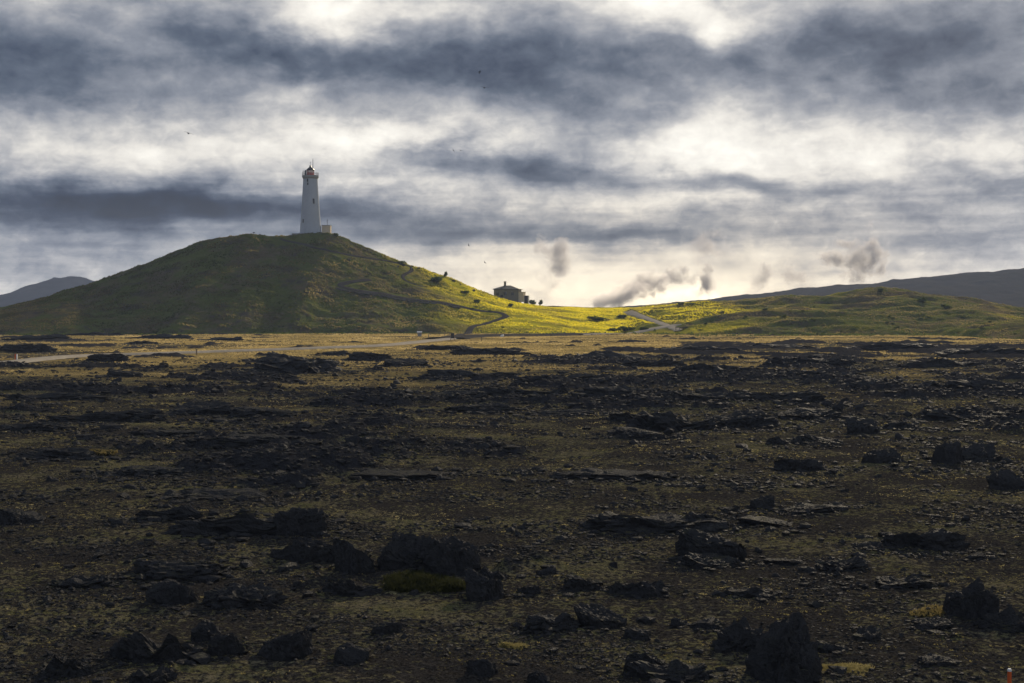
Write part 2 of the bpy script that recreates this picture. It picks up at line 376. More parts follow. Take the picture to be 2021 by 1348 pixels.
def make_ground_mat():
    m, t_, out = mat('lava_plain_ground'); P = pos(t_)
    rock = t_.attr('rock'); gold = t_.attr('gold')
    f1 = t_.noise(P, 2.6, 6, 0.65); f2 = t_.noise(P, 11.0, 4, 0.6); f3 = t_.noise(P, 0.16, 6, 0.62)
    f2c = t_.mr(f2, .34, .66)
    grav = t_.mix(f2c, (0.017, 0.0155, 0.0145), (0.080, 0.071, 0.062))
    hue = t_.mix(t_.mr(t_.noise(P, 0.8, 5, .65), .38, .62), (0.175, 0.165, 0.075), (0.25, 0.21, 0.135))
    moss = t_.mix(f2c, t_.mix(0.65, hue, (0.03, 0.028, 0.012)), t_.mix(t_.mr(t_.noise(P, 17.0, 3, .6), .55, .68), hue, (0.42, 0.36, 0.17)))
    mm = t_.mr(t_.m('ADD', t_.noise(P, 4.6, 6, 0.68), t_.m('MULTIPLY', t_.m('SUBTRACT', f3, 0.5), 0.75)), 0.515, 0.59)
    c = t_.mix(mm, grav, moss)
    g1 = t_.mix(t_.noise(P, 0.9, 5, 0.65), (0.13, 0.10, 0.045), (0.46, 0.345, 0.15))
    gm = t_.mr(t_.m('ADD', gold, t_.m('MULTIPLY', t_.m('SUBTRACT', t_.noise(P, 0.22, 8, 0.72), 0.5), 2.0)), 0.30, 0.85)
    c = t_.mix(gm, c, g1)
    rk = t_.mix(t_.noise(P, 1.3, 6, 0.7), (0.017, 0.017, 0.019), (0.060, 0.058, 0.060))
    lich = t_.mr(t_.noise(P, 1.9, 6, 0.75), 0.60, 0.74)
    rk = t_.mix(t_.m('MULTIPLY', lich, 0.6), rk, (0.075, 0.075, 0.07))
    rm = t_.mr(t_.m('ADD', rock, t_.m('MULTIPLY', t_.m('SUBTRACT', f1, 0.5), 0.7)), 0.35, 0.6)
    c = t_.mix(rm, c, rk)
    h = t_.m('ADD', t_.m('MULTIPLY', f1, 1.0), t_.m('MULTIPLY', f2, 0.5))
    pbsdf(t_, out, c, 0.90, 0.1, bump(t_, h, 1.0, 0.25)); return m
def make_rock_mat():
    m, t_, out = mat('black_lava_rock'); P = pos(t_)
    a = t_.noise(P, 1.7, 7, 0.7); b = t_.noise(P, 9.0, 5, 0.65)
    c = t_.mix(a, (0.015, 0.015, 0.0165), (0.055, 0.053, 0.054))
    lich = t_.mr(t_.noise(P, 3.1, 6, 0.75), 0.58, 0.72)
    c = t_.mix(t_.m('MULTIPLY', lich, 0.6), c, (0.085, 0.083, 0.076))
    up = t_.node('ShaderNodeSeparateXYZ'); t_.l.new(t_.node('ShaderNodeNewGeometry').outputs['Normal'], up.inputs[0])
    mo = t_.m('MULTIPLY', t_.mr(up.outputs[2], 0.72, 0.98), t_.mr(t_.noise(P, 2.2, 5, 0.65), 0.52, 0.68))
    c = t_.mix(t_.m('MULTIPLY', mo, 0.7), c, (0.085, 0.08, 0.03))
    h = t_.m('ADD', t_.m('MULTIPLY', a, 1.0), t_.m('MULTIPLY', b, 0.45))
    pbsdf(t_, out, c, 0.85, 0.12, bump(t_, h, 1.0, 0.32)); return m
def make_hill_mat():
    m, t_, out = mat('grassy_hillside'); P = pos(t_)
    a = t_.noise(P, 0.045, 5, 0.6); b = t_.noise(P, 0.35, 6, 0.7); c2 = t_.noise(P, 1.6, 5, 0.7)
    grn = t_.mix(b, (0.048, 0.064, 0.020), (0.150, 0.160, 0.045))
    brn = t_.mix(b, (0.070, 0.056, 0.038), (0.160, 0.130, 0.075))
    c = t_.mix(t_.mr(t_.m('ADD', a, t_.m('MULTIPLY', t_.m('SUBTRACT', b, 0.5), 0.5)), 0.46, 0.62), grn, brn)
    c = t_.mix(t_.m('MULTIPLY', t_.mr(t_.noise(t_.vm('MULTIPLY', P, (1, 1, 2.2)), 0.11, 7, 0.68), 0.54, 0.62), 0.8), c, t_.mix(b, (0.045, 0.036, 0.030), (0.10, 0.085, 0.07)))
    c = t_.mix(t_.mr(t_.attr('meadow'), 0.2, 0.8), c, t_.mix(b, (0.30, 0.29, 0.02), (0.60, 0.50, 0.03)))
    c = t_.mix(t_.m('MULTIPLY', t_.mr(t_.noise(P, 0.9, 6, 0.75), 0.60, 0.72), 0.75), c, (0.030, 0.030, 0.026))
    h = t_.m('ADD', b, t_.m('MULTIPLY', c2, 0.5))
    pbsdf(t_, out, c, 0.95, 0.05, bump(t_, h, 0.9, 0.9)); return m
def make_grass_mat(name, cols, trans=0.5, mead=False):
    m, t_, out = mat(name); P = pos(t_)
    tint = t_.attr('tint'); a = t_.noise(P, 0.06, 5, 0.65)
    f = t_.m('ADD', t_.m('MULTIPLY', t_.mr(a, 0.38, 0.62), 0.7), t_.m('MULTIPLY', tint, 0.3))
    c = t_.ramp(f, cols)
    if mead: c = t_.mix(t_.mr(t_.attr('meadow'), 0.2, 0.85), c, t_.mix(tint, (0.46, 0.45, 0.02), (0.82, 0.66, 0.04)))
    d = t_.node('ShaderNodeBsdfDiffuse'); tr = t_.node('ShaderNodeBsdfTranslucent')
    t_.l.new(c, d.inputs[0]); t_.l.new(c, tr.inputs[0])
    mx = t_.node('ShaderNodeMixShader'); mx.inputs[0].default_value = trans
    t_.l.new(d.outputs[0], mx.inputs[1]); t_.l.new(tr.outputs[0], mx.inputs[2]); t_.l.new(mx.outputs[0], out.inputs['Surface'])
    return m
def make_mountain_mat(name, c0, c1, sc):
    m, t_, out = mat(name); P = pos(t_)
    a = t_.noise(P, sc, 7, 0.65); c = t_.mix(a, c0, c1)
    pbsdf(t_, out, c, 0.95, 0.05, bump(t_, a, 0.6, 6.0)); return m
M_ground = make_ground_mat(); M_rock = make_rock_mat(); M_hill = make_hill_mat()
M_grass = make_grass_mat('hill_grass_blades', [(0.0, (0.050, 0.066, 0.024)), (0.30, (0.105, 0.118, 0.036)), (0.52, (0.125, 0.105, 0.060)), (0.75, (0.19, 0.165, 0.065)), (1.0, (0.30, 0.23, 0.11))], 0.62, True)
M_dry = make_grass_mat('dry_grass_blades', [(0.0, (0.13, 0.11, 0.045)), (0.5, (0.36, 0.28, 0.115)), (1.0, (0.60, 0.47, 0.22))], 0.5)
M_moss = make_grass_mat('moss_tufts', [(0.0, (0.14, 0.135, 0.045)), (0.5, (0.34, 0.285, 0.12)), (1.0, (0.62, 0.53, 0.29))], 0.5)
M_leaf = make_grass_mat('shrub_leaves', [(0.0, (0.035, 0.052, 0.018)), (0.5, (0.075, 0.10, 0.030)), (1.0, (0.14, 0.16, 0.045))], 0.35)
M_dull = make_grass_mat('dull_grass_blades', [(0.0, (0.03, 0.034, 0.014)), (0.5, (0.06, 0.062, 0.025)), (1.0, (0.11, 0.10, 0.05))], 0.4)
M_bark = simple('shrub_bark', (0.05, 0.04, 0.03))
M_white_sky = simple('sky_tinted_white', (0.40, 0.43, 0.475), 0.75, 0.2, 0.06, 0.5)  # white paint, toned down with the skylight's blue cast mixed into its colour
M_red = simple('red_paint', (0.42, 0.055, 0.03), 0.5, 0.4)
M_dark = simple('black_metal', (0.02, 0.022, 0.025), 0.45, 0.5)
M_glass = simple('dark_glass', (0.03, 0.035, 0.04), 0.12, 0.6)
M_lens = simple('lantern_glass', (0.62, 0.58, 0.50), 0.2, 0.6)
M_grey = simple('grey_concrete', (0.30, 0.30, 0.29), 0.85, 0.2, 0.15, 2.0)
M_cream = simple('cream_render', (0.60, 0.50, 0.36), 0.85, 0.2, 0.1, 1.0)
M_housew = simple('house_wall_render', (0.20, 0.185, 0.145), 0.85, 0.2, 0.15, 0.8)
M_trim = simple('white_trim', (0.75, 0.73, 0.68), 0.6, 0.3)
M_roof = simple('dark_roof_sheet', (0.045, 0.05, 0.048), 0.6, 0.3)
M_road = simple('worn_gravel_road', (0.38, 0.335, 0.27), 0.9, 0.15, 0.2, 0.8, bmp=0.5)
M_track = simple('dark_gravel_track', (0.075, 0.068, 0.060), 0.9, 0.15, 0.2, 0.8, bmp=0.5)
M_orange = simple('orange_plastic', (0.62, 0.10, 0.015), 0.5, 0.4)
M_wood = simple('weathered_wood', (0.20, 0.15, 0.10), 0.8, 0.2)
M_stone = simple('pale_stone', (0.12, 0.11, 0.095), 0.9, 0.1, 0.25, 1.5)
M_bird = simple('dark_feathers', (0.05, 0.05, 0.055), 0.8, 0.2)
M_pot = simple('dark_timber', (0.05, 0.04, 0.04), 0.8, 0.2)

# ------------------------------------------------------------------ routes (graded into the terrain)
def spline(P, n=12):
    P = np.asarray(P, float); o = []
    for i in range(len(P) - 1):
        p0 = P[max(i - 1, 0)]; p1 = P[i]; p2 = P[i + 1]; p3 = P[min(i + 2, len(P) - 1)]
        for q in np.linspace(0, 1, n, endpoint=False):
            o.append(0.5 * ((2 * p1) + (-p0 + p2) * q + (2 * p0 - 5 * p1 + 4 * p2 - p3) * q * q + (-p0 + 3 * p1 - 3 * p2 + p3) * q ** 3))
    o.append(P[-1]); return np.array(o)
def flat_hit(px, py):
    d = ray(px, py); k = -HC / d[2] * 0.997; return (d[0] * k, d[1] * k)
hb = lambda x, y: hill_h(x, y, False)
road_w = spline([flat_hit(*p) for p in [(-420, 745), (-150, 732), (0, 719), (90, 709), (170, 703), (330, 698), (500, 692), (650, 687), (760, 682), (840, 674), (900, 668)]])
park_w = spline([flat_hit(*p) for p in [(880, 669), (930, 664), (1000, 662), (1080, 662), (1160, 659)]])
east_w = spline([flat_hit(*p) for p in [(1140, 661), (1220, 657.5), (1290, 656), (1335, 655)]])
up_px = [(1340, 652), (1325, 646), (1300, 637), (1275, 628), (1255, 621), (1238, 616)]
mh = lambda x, y: np.maximum(np.maximum(hill_base(x, y), mound_base(x, y)), 0.0)
up_w = spline([hit(px, py, 380, 760, mh)[:2] for px, py in up_px])
t1 = spline([hit(*p, 380, 760, lambda x, y: np.maximum(hill_base(x, y), 0.0))[:2] for p in [(900, 664), (925, 652), (955, 640), (985, 630), (998, 624), (985, 617), (950, 613.5), (905, 604), (850, 595), (790, 587), (730, 577), (690, 570), (672, 563), (690, 557), (730, 552)]])
t2 = spline([hit(*p, 380, 760, hill_base)[:2] for p in [(835, 566), (805, 556), (795, 545), (812, 534), (806, 525), (770, 516), (700, 505), (640, 492), (590, 480), (553, 471)]])
PATHM += [(road_w[::3], 3.2), (park_w[::3], 6.5), (east_w[::3], 3.0), (up_w[::3], 2.4), (t1[::3], 2.1), (t2[::3], 1.4)]

# ------------------------------------------------------------------ ground sheet (polar grid, finest where the plain is seen)
ang = np.concatenate([np.arange(-180, -28, 6.0), np.arange(-28, 28.01, 0.075), np.arange(34, 180.1, 6.0)])
rr = np.concatenate([1.2 * 1.22 ** np.arange(0, 13), 16 * 1.0047 ** np.arange(0, 760)]); rr = rr[(rr < 16) | (rr >= 16)]
rr = np.unique(np.concatenate([rr, rr[-1] * 1.08 ** np.arange(1, 38)]))
A_, R_ = np.meshgrid(np.radians(ang), rr); gx = (R_ * np.sin(A_)).ravel(); gy = (R_ * np.cos(A_)).ravel()
gz, grock = ground_h(gx, gy, True, True)
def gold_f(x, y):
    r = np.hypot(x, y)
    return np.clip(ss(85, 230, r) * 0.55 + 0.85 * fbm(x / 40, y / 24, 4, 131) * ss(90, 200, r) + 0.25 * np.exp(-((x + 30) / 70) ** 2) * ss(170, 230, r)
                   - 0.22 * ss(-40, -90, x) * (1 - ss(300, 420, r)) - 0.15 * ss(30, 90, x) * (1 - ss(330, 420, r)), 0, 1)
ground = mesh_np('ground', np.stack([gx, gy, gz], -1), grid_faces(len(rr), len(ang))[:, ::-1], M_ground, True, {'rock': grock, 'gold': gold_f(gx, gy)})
tag(ground, kind='structure')

# ------------------------------------------------------------------ hills
def field(name, x0, x1, nx, y0, y1, ny, fn, m, attrs=None, ypow=1.0):
    xs = np.linspace(x0, x1, nx); ys = y0 + (y1 - y0) * np.linspace(0, 1, ny) ** ypow
    X, Y = np.meshgrid(xs, ys); X = X.ravel(); Y = Y.ravel()
    o = mesh_np(name, np.stack([X, Y, fn(X, Y)], -1), grid_faces(ny, nx), m, True, {k: f(X, Y) for k, f in (attrs or {}).items()})
    return tag(o, kind='structure')
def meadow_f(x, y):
    return ss(-68, 2, x + 0.3 * (y - 560)) * (1 - ss(75, 110, x)) * np.clip(0.75 + 0.8 * fbm(x / 22, y / 16, 3, 201), 0, 1)  # yellow-green meadow; sunlit brightness of the right flank put into grass colour
def no_f(x, y): return np.clip(0.30 * (1 - ss(70, 130, x)) + 0.7 * fbm(x / 34, y / 22, 3, 221), 0, 0.5)
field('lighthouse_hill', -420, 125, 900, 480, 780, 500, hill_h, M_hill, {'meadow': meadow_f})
field('grassy_mounds', 40, 420, 620, 370, 780, 560, mound_h, M_hill, {'meadow': no_f})
DX, DZ = table([(1100, 612), (1200, 606), (1300, 598), (1400, 590), (1440, 582), (1500, 578), (1640, 561), (1740, 556), (1765, 549), (1900, 537), (2021, 527), (2300, 505), (2700, 500), (3300, 560)], 1600)
def far_ridge(x, y):
    z = np.interp(x, DX, DZ, left=0, right=0) * np.clip(1 - (1600 - y) / 420, 0, 1) * np.exp(-np.maximum(y - 1600, 0) ** 2 / 250 ** 2)
    return z + ss(0, 6, z) * (3.2 * fbm(x / 60, y / 60, 4, 301) + 2.6 * ridged(x / 28, y / 45, 4, 305) - 1.8) - 1.5
M_ridge = make_mountain_mat('dark_far_slope', (0.018, 0.017, 0.016), (0.046, 0.041, 0.032), 0.02)
field('far_ridge', 20, 1400, 460, 1150, 2200, 220, far_ridge, M_ridge)
EX, EZ = table([(-900, 600), (-500, 560), (-200, 575), (0, 588), (40, 573), (80, 556), (105, 545), (155, 543), (175, 551), (200, 565), (300, 585), (450, 600)], 2300)
def far_mountain(x, y):
    z = np.interp(x, EX, EZ, left=0, right=0) * np.clip(1 - (2300 - y) / 420, 0, 1) * np.exp(-np.maximum(y - 2300, 0) ** 2 / 260 ** 2)
    return z + ss(0, 8, z) * (4.0 * fbm(x / 120, y / 120, 4, 401) + 5.0 * ridged(x / 45, y / 140, 3, 405) - 3) - 2
M_mount = make_mountain_mat('haze_tinted_mountain', (0.010, 0.013, 0.022), (0.020, 0.025, 0.038), 0.008)  # blue of the distant haze is put into the slope colour
field('far_mountain', -1650, -360, 400, 1870, 2850, 160, far_mountain, M_mount)
CX_, CZ_ = table([(800, 612), (1000, 607), (1050, 603.5), (1090, 601.5), (1140, 602.5), (1180, 606), (1250, 608), (1400, 610)], 1100)
def coast(x, y):
    z = np.interp(x, CX_, CZ_, left=0, right=0) * np.clip(1 - (1100 - y) / 150, 0, 1) * np.exp(-np.maximum(y - 1100, 0) ** 2 / 120 ** 2)
    return z + ss(0, 4, z) * 1.0 * fbm(x / 22, y / 40, 4, 501) - 1
field('distant_lava_rise', -100, 170, 220, 930, 1400, 60, coast, M_ridge)

# ------------------------------------------------------------------ roads and tracks laid on the graded terrain
def ribbon(name, pl, hw, m, lift=0.07, nw=7, edge=0.25, seed=0):
    d = np.gradient(pl, axis=0); d /= np.linalg.norm(d, axis=1)[:, None] + 1e-9
    nrm = np.stack([-d[:, 1], d[:, 0]], -1); q = np.linspace(-1, 1, nw)
    s = np.arange(len(pl)); wob = 1 + edge * pn2(s / 2.3, s * 0 + 3.3, seed)
    P = pl[:, None, :] + nrm[:, None, :] * (q[None, :, None] * (hw * wob)[:, None, None])
    x = P[..., 0].ravel(); y = P[..., 1].ravel()
    z = any_h(x, y).reshape(len(pl), nw)
    z = z + lift + 0.03 * (1 - np.abs(q))[None, :]
    z[:, 0] -= 0.25 + lift; z[:, -1] -= 0.25 + lift
    return tag(mesh_np(name, np.stack([x, y, z.ravel()], -1), grid_faces(len(pl), nw), m, True), kind='structure')
ribbon('road', road_w, 2.2, M_road, 0.34)
ribbon('car_park', park_w, 6.5, M_track, 0.42, seed=3)
ribbon('gravel_lane', east_w, 2.6, M_road, 0.34, seed=4)
ribbon('gravel_lane', up_w, 2.0, M_road, 0.2, seed=5)
ribbon('hill_track', t1, 1.6, M_track, 0.10, seed=6)
ribbon('hill_track', t2, 1.0, M_track, 0.06, seed=7)

# ------------------------------------------------------------------ grass, moss and rubble (uncountable)
def tufts(name, x, y, z, h, w, m, blades=4, extra=None, lean=0.35, kind='stuff'):
    n = len(x); a = rng.uniform(0, 2 * np.pi, (n, blades)); rad = rng.uniform(0, 0.5, (n, blades)) * w[:, None]
    bx = x[:, None] + rad * np.cos(a * 1.7); by = y[:, None] + rad * np.sin(a * 1.7); hh = h[:, None] * rng.uniform(0.6, 1.1, (n, blades))
    bw = 0.22 * w[:, None] * rng.uniform(0.7, 1.3, (n, blades)); ca, sa = np.cos(a), np.sin(a)
    la = rng.uniform(0, 2 * np.pi, (n, blades)); ll = hh * lean * rng.uniform(0.2, 1, (n, blades))
    zb = (z - 0.04)[:, None] - 0.05 * h[:, None]
    V = np.stack([np.stack([bx - ca * bw, by - sa * bw, zb + 0 * bx], -1), np.stack([bx + ca * bw, by + sa * bw, zb + 0 * bx], -1),
                  np.stack([bx + ll * np.cos(la), by + ll * np.sin(la), zb + hh], -1)], 2).reshape(-1, 3)
    F_ = np.arange(len(V)).reshape(-1, 3)
    at_ = {'tint': np.repeat(np.clip(rng.normal(0.5, 0.22, n), 0, 1), blades * 3)}
    for k, v in (extra or {}).items(): at_[k] = np.repeat(v, blades * 3)
    return tag(mesh_np(name, V, F_, m, False, at_), kind=kind)
def keep_off(x, y, g=1.0, q=0.35): return path_mask(x, y, g) < q
# hill
n = 150000; x = rng.uniform(-330, 118, n); y = rng.uniform(488, 640, n)
den = fbm(x / 9, y / 7, 3, 601) + 0.4 * meadow_f(x, y)
k = (hill_base(x, y) > 0.25) & keep_off(x, y, 0.62, 0.80) & (den > -0.25 - 0.3 * rng.random(n)) & (np.hypot(x + 81, y - 590) > 7.5); x, y, den = x[k], y[k], den[k]
soil = fbm(x / 15, y / 9, 4, 651) > 0.07 + 0.14 * rng.random(len(x)); x, y, den = x[~soil], y[~soil], den[~soil]
mf = meadow_f(x, y); hgt = (0.32 + 0.35 * np.clip(den + 0.3, 0, 1)) * rng.uniform(0.6, 1.3, len(x)) * (1 - 0.25 * mf)
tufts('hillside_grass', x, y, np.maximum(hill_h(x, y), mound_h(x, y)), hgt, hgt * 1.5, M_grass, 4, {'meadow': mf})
# mounds
n = 110000; x = rng.uniform(60, 300, n); y = rng.uniform(385, 625, n); den = fbm(x / 9, y / 7, 3, 611)
k = (mound_base(x, y) > 0.3) & keep_off(x, y) & (den > -0.2 - 0.3 * rng.random(n)) & (np.abs(x) < 0.46 * y); x, y, den = x[k], y[k], den[k]
hgt = (0.2 + 0.25 * np.clip(den + 0.3, 0, 1)) * rng.uniform(0.6, 1.3, len(x))
tufts('mound_grass', x, y, mound_h(x, y), hgt, hgt * 1.5, M_grass, 4, {'meadow': no_f(x, y)})
# low heath where plain and slopes meet
n = 26000; x = rng.uniform(-200, 200, n); y = rng.uniform(395, 512, n); hb_ = np.maximum(hill_base(x, y), mound_base(x, y))
edge_ = np.maximum(hill_base(x, y + 26), mound_base(x, y + 26)); k = (edge_ > 0.1) & (hb_ < 0.8) & keep_off(x, y) & (fbm(x / 11, y / 7, 4, 661) > 0.02 + 0.12 * rng.random(n)); x, y = x[k], y[k]
hgt = rng.uniform(.25, .8, len(x)); tufts('heath', x, y, any_h(x, y), hgt, hgt * 1.6, M_leaf, 5)
# dry golden grass of the far plain
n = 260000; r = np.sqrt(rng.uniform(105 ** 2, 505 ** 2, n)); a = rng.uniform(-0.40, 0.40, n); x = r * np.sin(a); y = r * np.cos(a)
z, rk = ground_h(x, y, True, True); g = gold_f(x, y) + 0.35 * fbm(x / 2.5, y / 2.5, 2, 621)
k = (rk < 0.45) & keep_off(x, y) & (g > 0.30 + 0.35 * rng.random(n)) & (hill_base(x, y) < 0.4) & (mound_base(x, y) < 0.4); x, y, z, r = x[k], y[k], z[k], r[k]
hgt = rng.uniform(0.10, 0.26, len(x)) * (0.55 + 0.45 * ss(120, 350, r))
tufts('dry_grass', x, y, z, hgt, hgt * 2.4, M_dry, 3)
# moss tufts of the near plain
n = 330000; r = np.exp(rng.uniform(math.log(29), math.log(200), n)); a = rng.uniform(-0.42, 0.42, n); x = r * np.sin(a); y = r * np.cos(a)
z, rk = ground_h(x, y, True, True); den = fbm(x / 6, y / 3.5, 3, 631) + 0.5 * fbm(x / 1.1, y / 1.1, 2, 633)
k = (rk < 0.5) & (den > 0.0 + 0.22 * rng.random(n)); x, y, z, r = x[k], y[k], z[k], r[k]
hgt = rng.uniform(0.025, 0.065, len(x)) * (0.8 + 0.6 * ss(30, 150, r))
tufts('moss', x, y, z, hgt, hgt * 4.0, M_moss, 4, lean=0.6)
# rubble
ico = bmesh.new(); bmesh.ops.create_icosphere(ico, subdivisions=1, radius=1.0); ico.verts.ensure_lookup_table()
IV = np.array([v.co[:] for v in ico.verts]); IF = np.array([[v.index for v in f.verts] for f in ico.faces]); ico.free()
def rubble(name, x, y, z, s, m, flat=0.65):
    n = len(x); V = IV[None] * rng.uniform(0.6, 1.25, (n, len(IV), 1)); sc = s[:, None, None] * np.stack([rng.uniform(0.8, 1.5, n), rng.uniform(0.7, 1.2, n), rng.uniform(0.45, 1.0, n) * flat], -1)[:, None, :]
    V = V * sc; a = rng.uniform(0, 6.28, n); ca, sa = np.cos(a)[:, None], np.sin(a)[:, None]
    X = V[..., 0] * ca - V[..., 1] * sa + x[:, None]; Y = V[..., 0] * sa + V[..., 1] * ca + y[:, None]; Z = V[..., 2] + (z + 0.15 * s)[:, None]
    F_ = (IF[None] + (np.arange(n) * len(IV))[:, None, None]).reshape(-1, 3)
    return tag(mesh_np(name, np.stack([X, Y, Z], -1).reshape(-1, 3), F_, m, False), kind='stuff')
n = 170000; r = np.exp(rng.uniform(math.log(29), math.log(250), n)); a = rng.uniform(-0.42, 0.42, n); x = r * np.sin(a); y = r * np.cos(a)
z, rk = ground_h(x, y, True, True); den = fbm(x / 8, y / 5, 3, 641) + 0.9 * rk
k = keep_off(x, y) & (den > -0.08 + 0.3 * rng.random(n)); x, y, z, r, rk = x[k], y[k], z[k], r[k], rk[k]
s = rng.lognormal(0, 0.55, len(x)) * 0.00085 * np.clip(r, 30, 330) * (1 + 0.25 * rk) * (1 - 0.35 * ss(90, 200, r))
rubble('lava_rubble', x, y, z, np.minimum(s, 0.9), M_rock)

# ------------------------------------------------------------------ individual lava rocks
_ico = {}
def ico_np(sub):
    if sub not in _ico:
        b = bmesh.new(); bmesh.ops.create_icosphere(b, subdivisions=sub, radius=1.0)
        b.verts.index_update(); _ico[sub] = (np.array([v.co[:] for v in b.verts]), np.array([[v.index for v in f.verts] for f in b.faces])); b.free()
    V, F_ = _ico[sub]; return V.copy(), F_
def rock_np(w, d, h, style, seed, sub=4):
    V, F_ = ico_np(sub); o = seed * 7.31
    if style in ('block', 'slab', 'dome', 'boulder', 'ridge'):
        p = {'block': 4.2, 'slab': 6.0, 'dome': 2.9, 'boulder': 3.2, 'ridge': 2.6}[style]
        V = V / (np.abs(V) ** p).sum(1)[:, None] ** (1 / p)
    A = V * np.array([1.0, 1.0, 1.0]) + o
    gq = np.random.default_rng(seed * 13 + 5)                       # broken planar faces
    ns, nt_ = {'boulder': (6, 3), 'block': (6, 2), 'slab': (3, 2), 'ridge': (4, 2), 'dome': (2, 1)}[style]
    for q in range(ns + nt_):
        th = gq.uniform(0, 2 * np.pi); nz = gq.uniform(-.1, .35) if q < ns else gq.uniform(.86, .99)
        nv = np.array([math.cos(th) * math.sqrt(1 - nz * nz), math.sin(th) * math.sqrt(1 - nz * nz), nz]); ex = V @ nv - (gq.uniform(.72, .98) if q < ns else gq.uniform(.52, .80))
        V = V - np.maximum(ex, 0)[:, None] * nv * 0.92
    big = vn3(A * 1.3, seed); mid = 1 - np.abs(vn3(A * 2.9, seed + 1)); fin = vn3(A * 7.0, seed + 2); fi2 = vn3(A * 15.0, seed + 3); crk = (1 - np.abs(vn3(A * 3.7, seed + 5))) ** 9; crk2 = (1 - np.abs(vn3(A * 8.3, seed + 6))) ** 7; fi3 = vn3(A * 33.0, seed + 4)
    k = {'boulder': (0.22, 0.13, 0.06, 0.03), 'dome': (0.16, 0.15, 0.07, 0.045), 'block': (0.20, 0.12, 0.055, 0.03), 'slab': (0.16, 0.10, 0.05, 0.03), 'ridge': (0.26, 0.24, 0.12, 0.06)}[style]
    rad = 1 + k[0] * big + k[1] * (mid - 0.6) + k[2] * fin + k[3] * fi2 + 0.035 * fi3 - 0.13 * crk - 0.06 * crk2
    V = V * rad[:, None]
    if style == 'ridge':
        V[:, 2] *= 0.8 + 0.40 * vn3(np.stack([V[:, 0] * 2.6 + o, V[:, 1] * 0.8, V[:, 0] * 0], -1), seed + 9)
    if style == 'boulder': V[:, 0] += 0.18 * V[:, 2] * (1 if seed % 2 else -1)
    V[:, 2] = np.where(V[:, 2] < -0.25, -0.25 + 0.2 * (V[:, 2] + 0.25), V[:, 2])
    zt = np.percentile(V[:, 2], 99.5); lo, hi = np.percentile(V[:, 0], 1), np.percentile(V[:, 0], 99)
    V[:, 0] = (V[:, 0] - (lo + hi) / 2) / (hi - lo) * w; V[:, 1] *= d / 2; V[:, 2] *= h / zt
    if style == 'slab':
        V[:, 2] += (V[:, 0] / w) * h * 0.9 * (1 if seed % 2 else -1)
    return V, F_
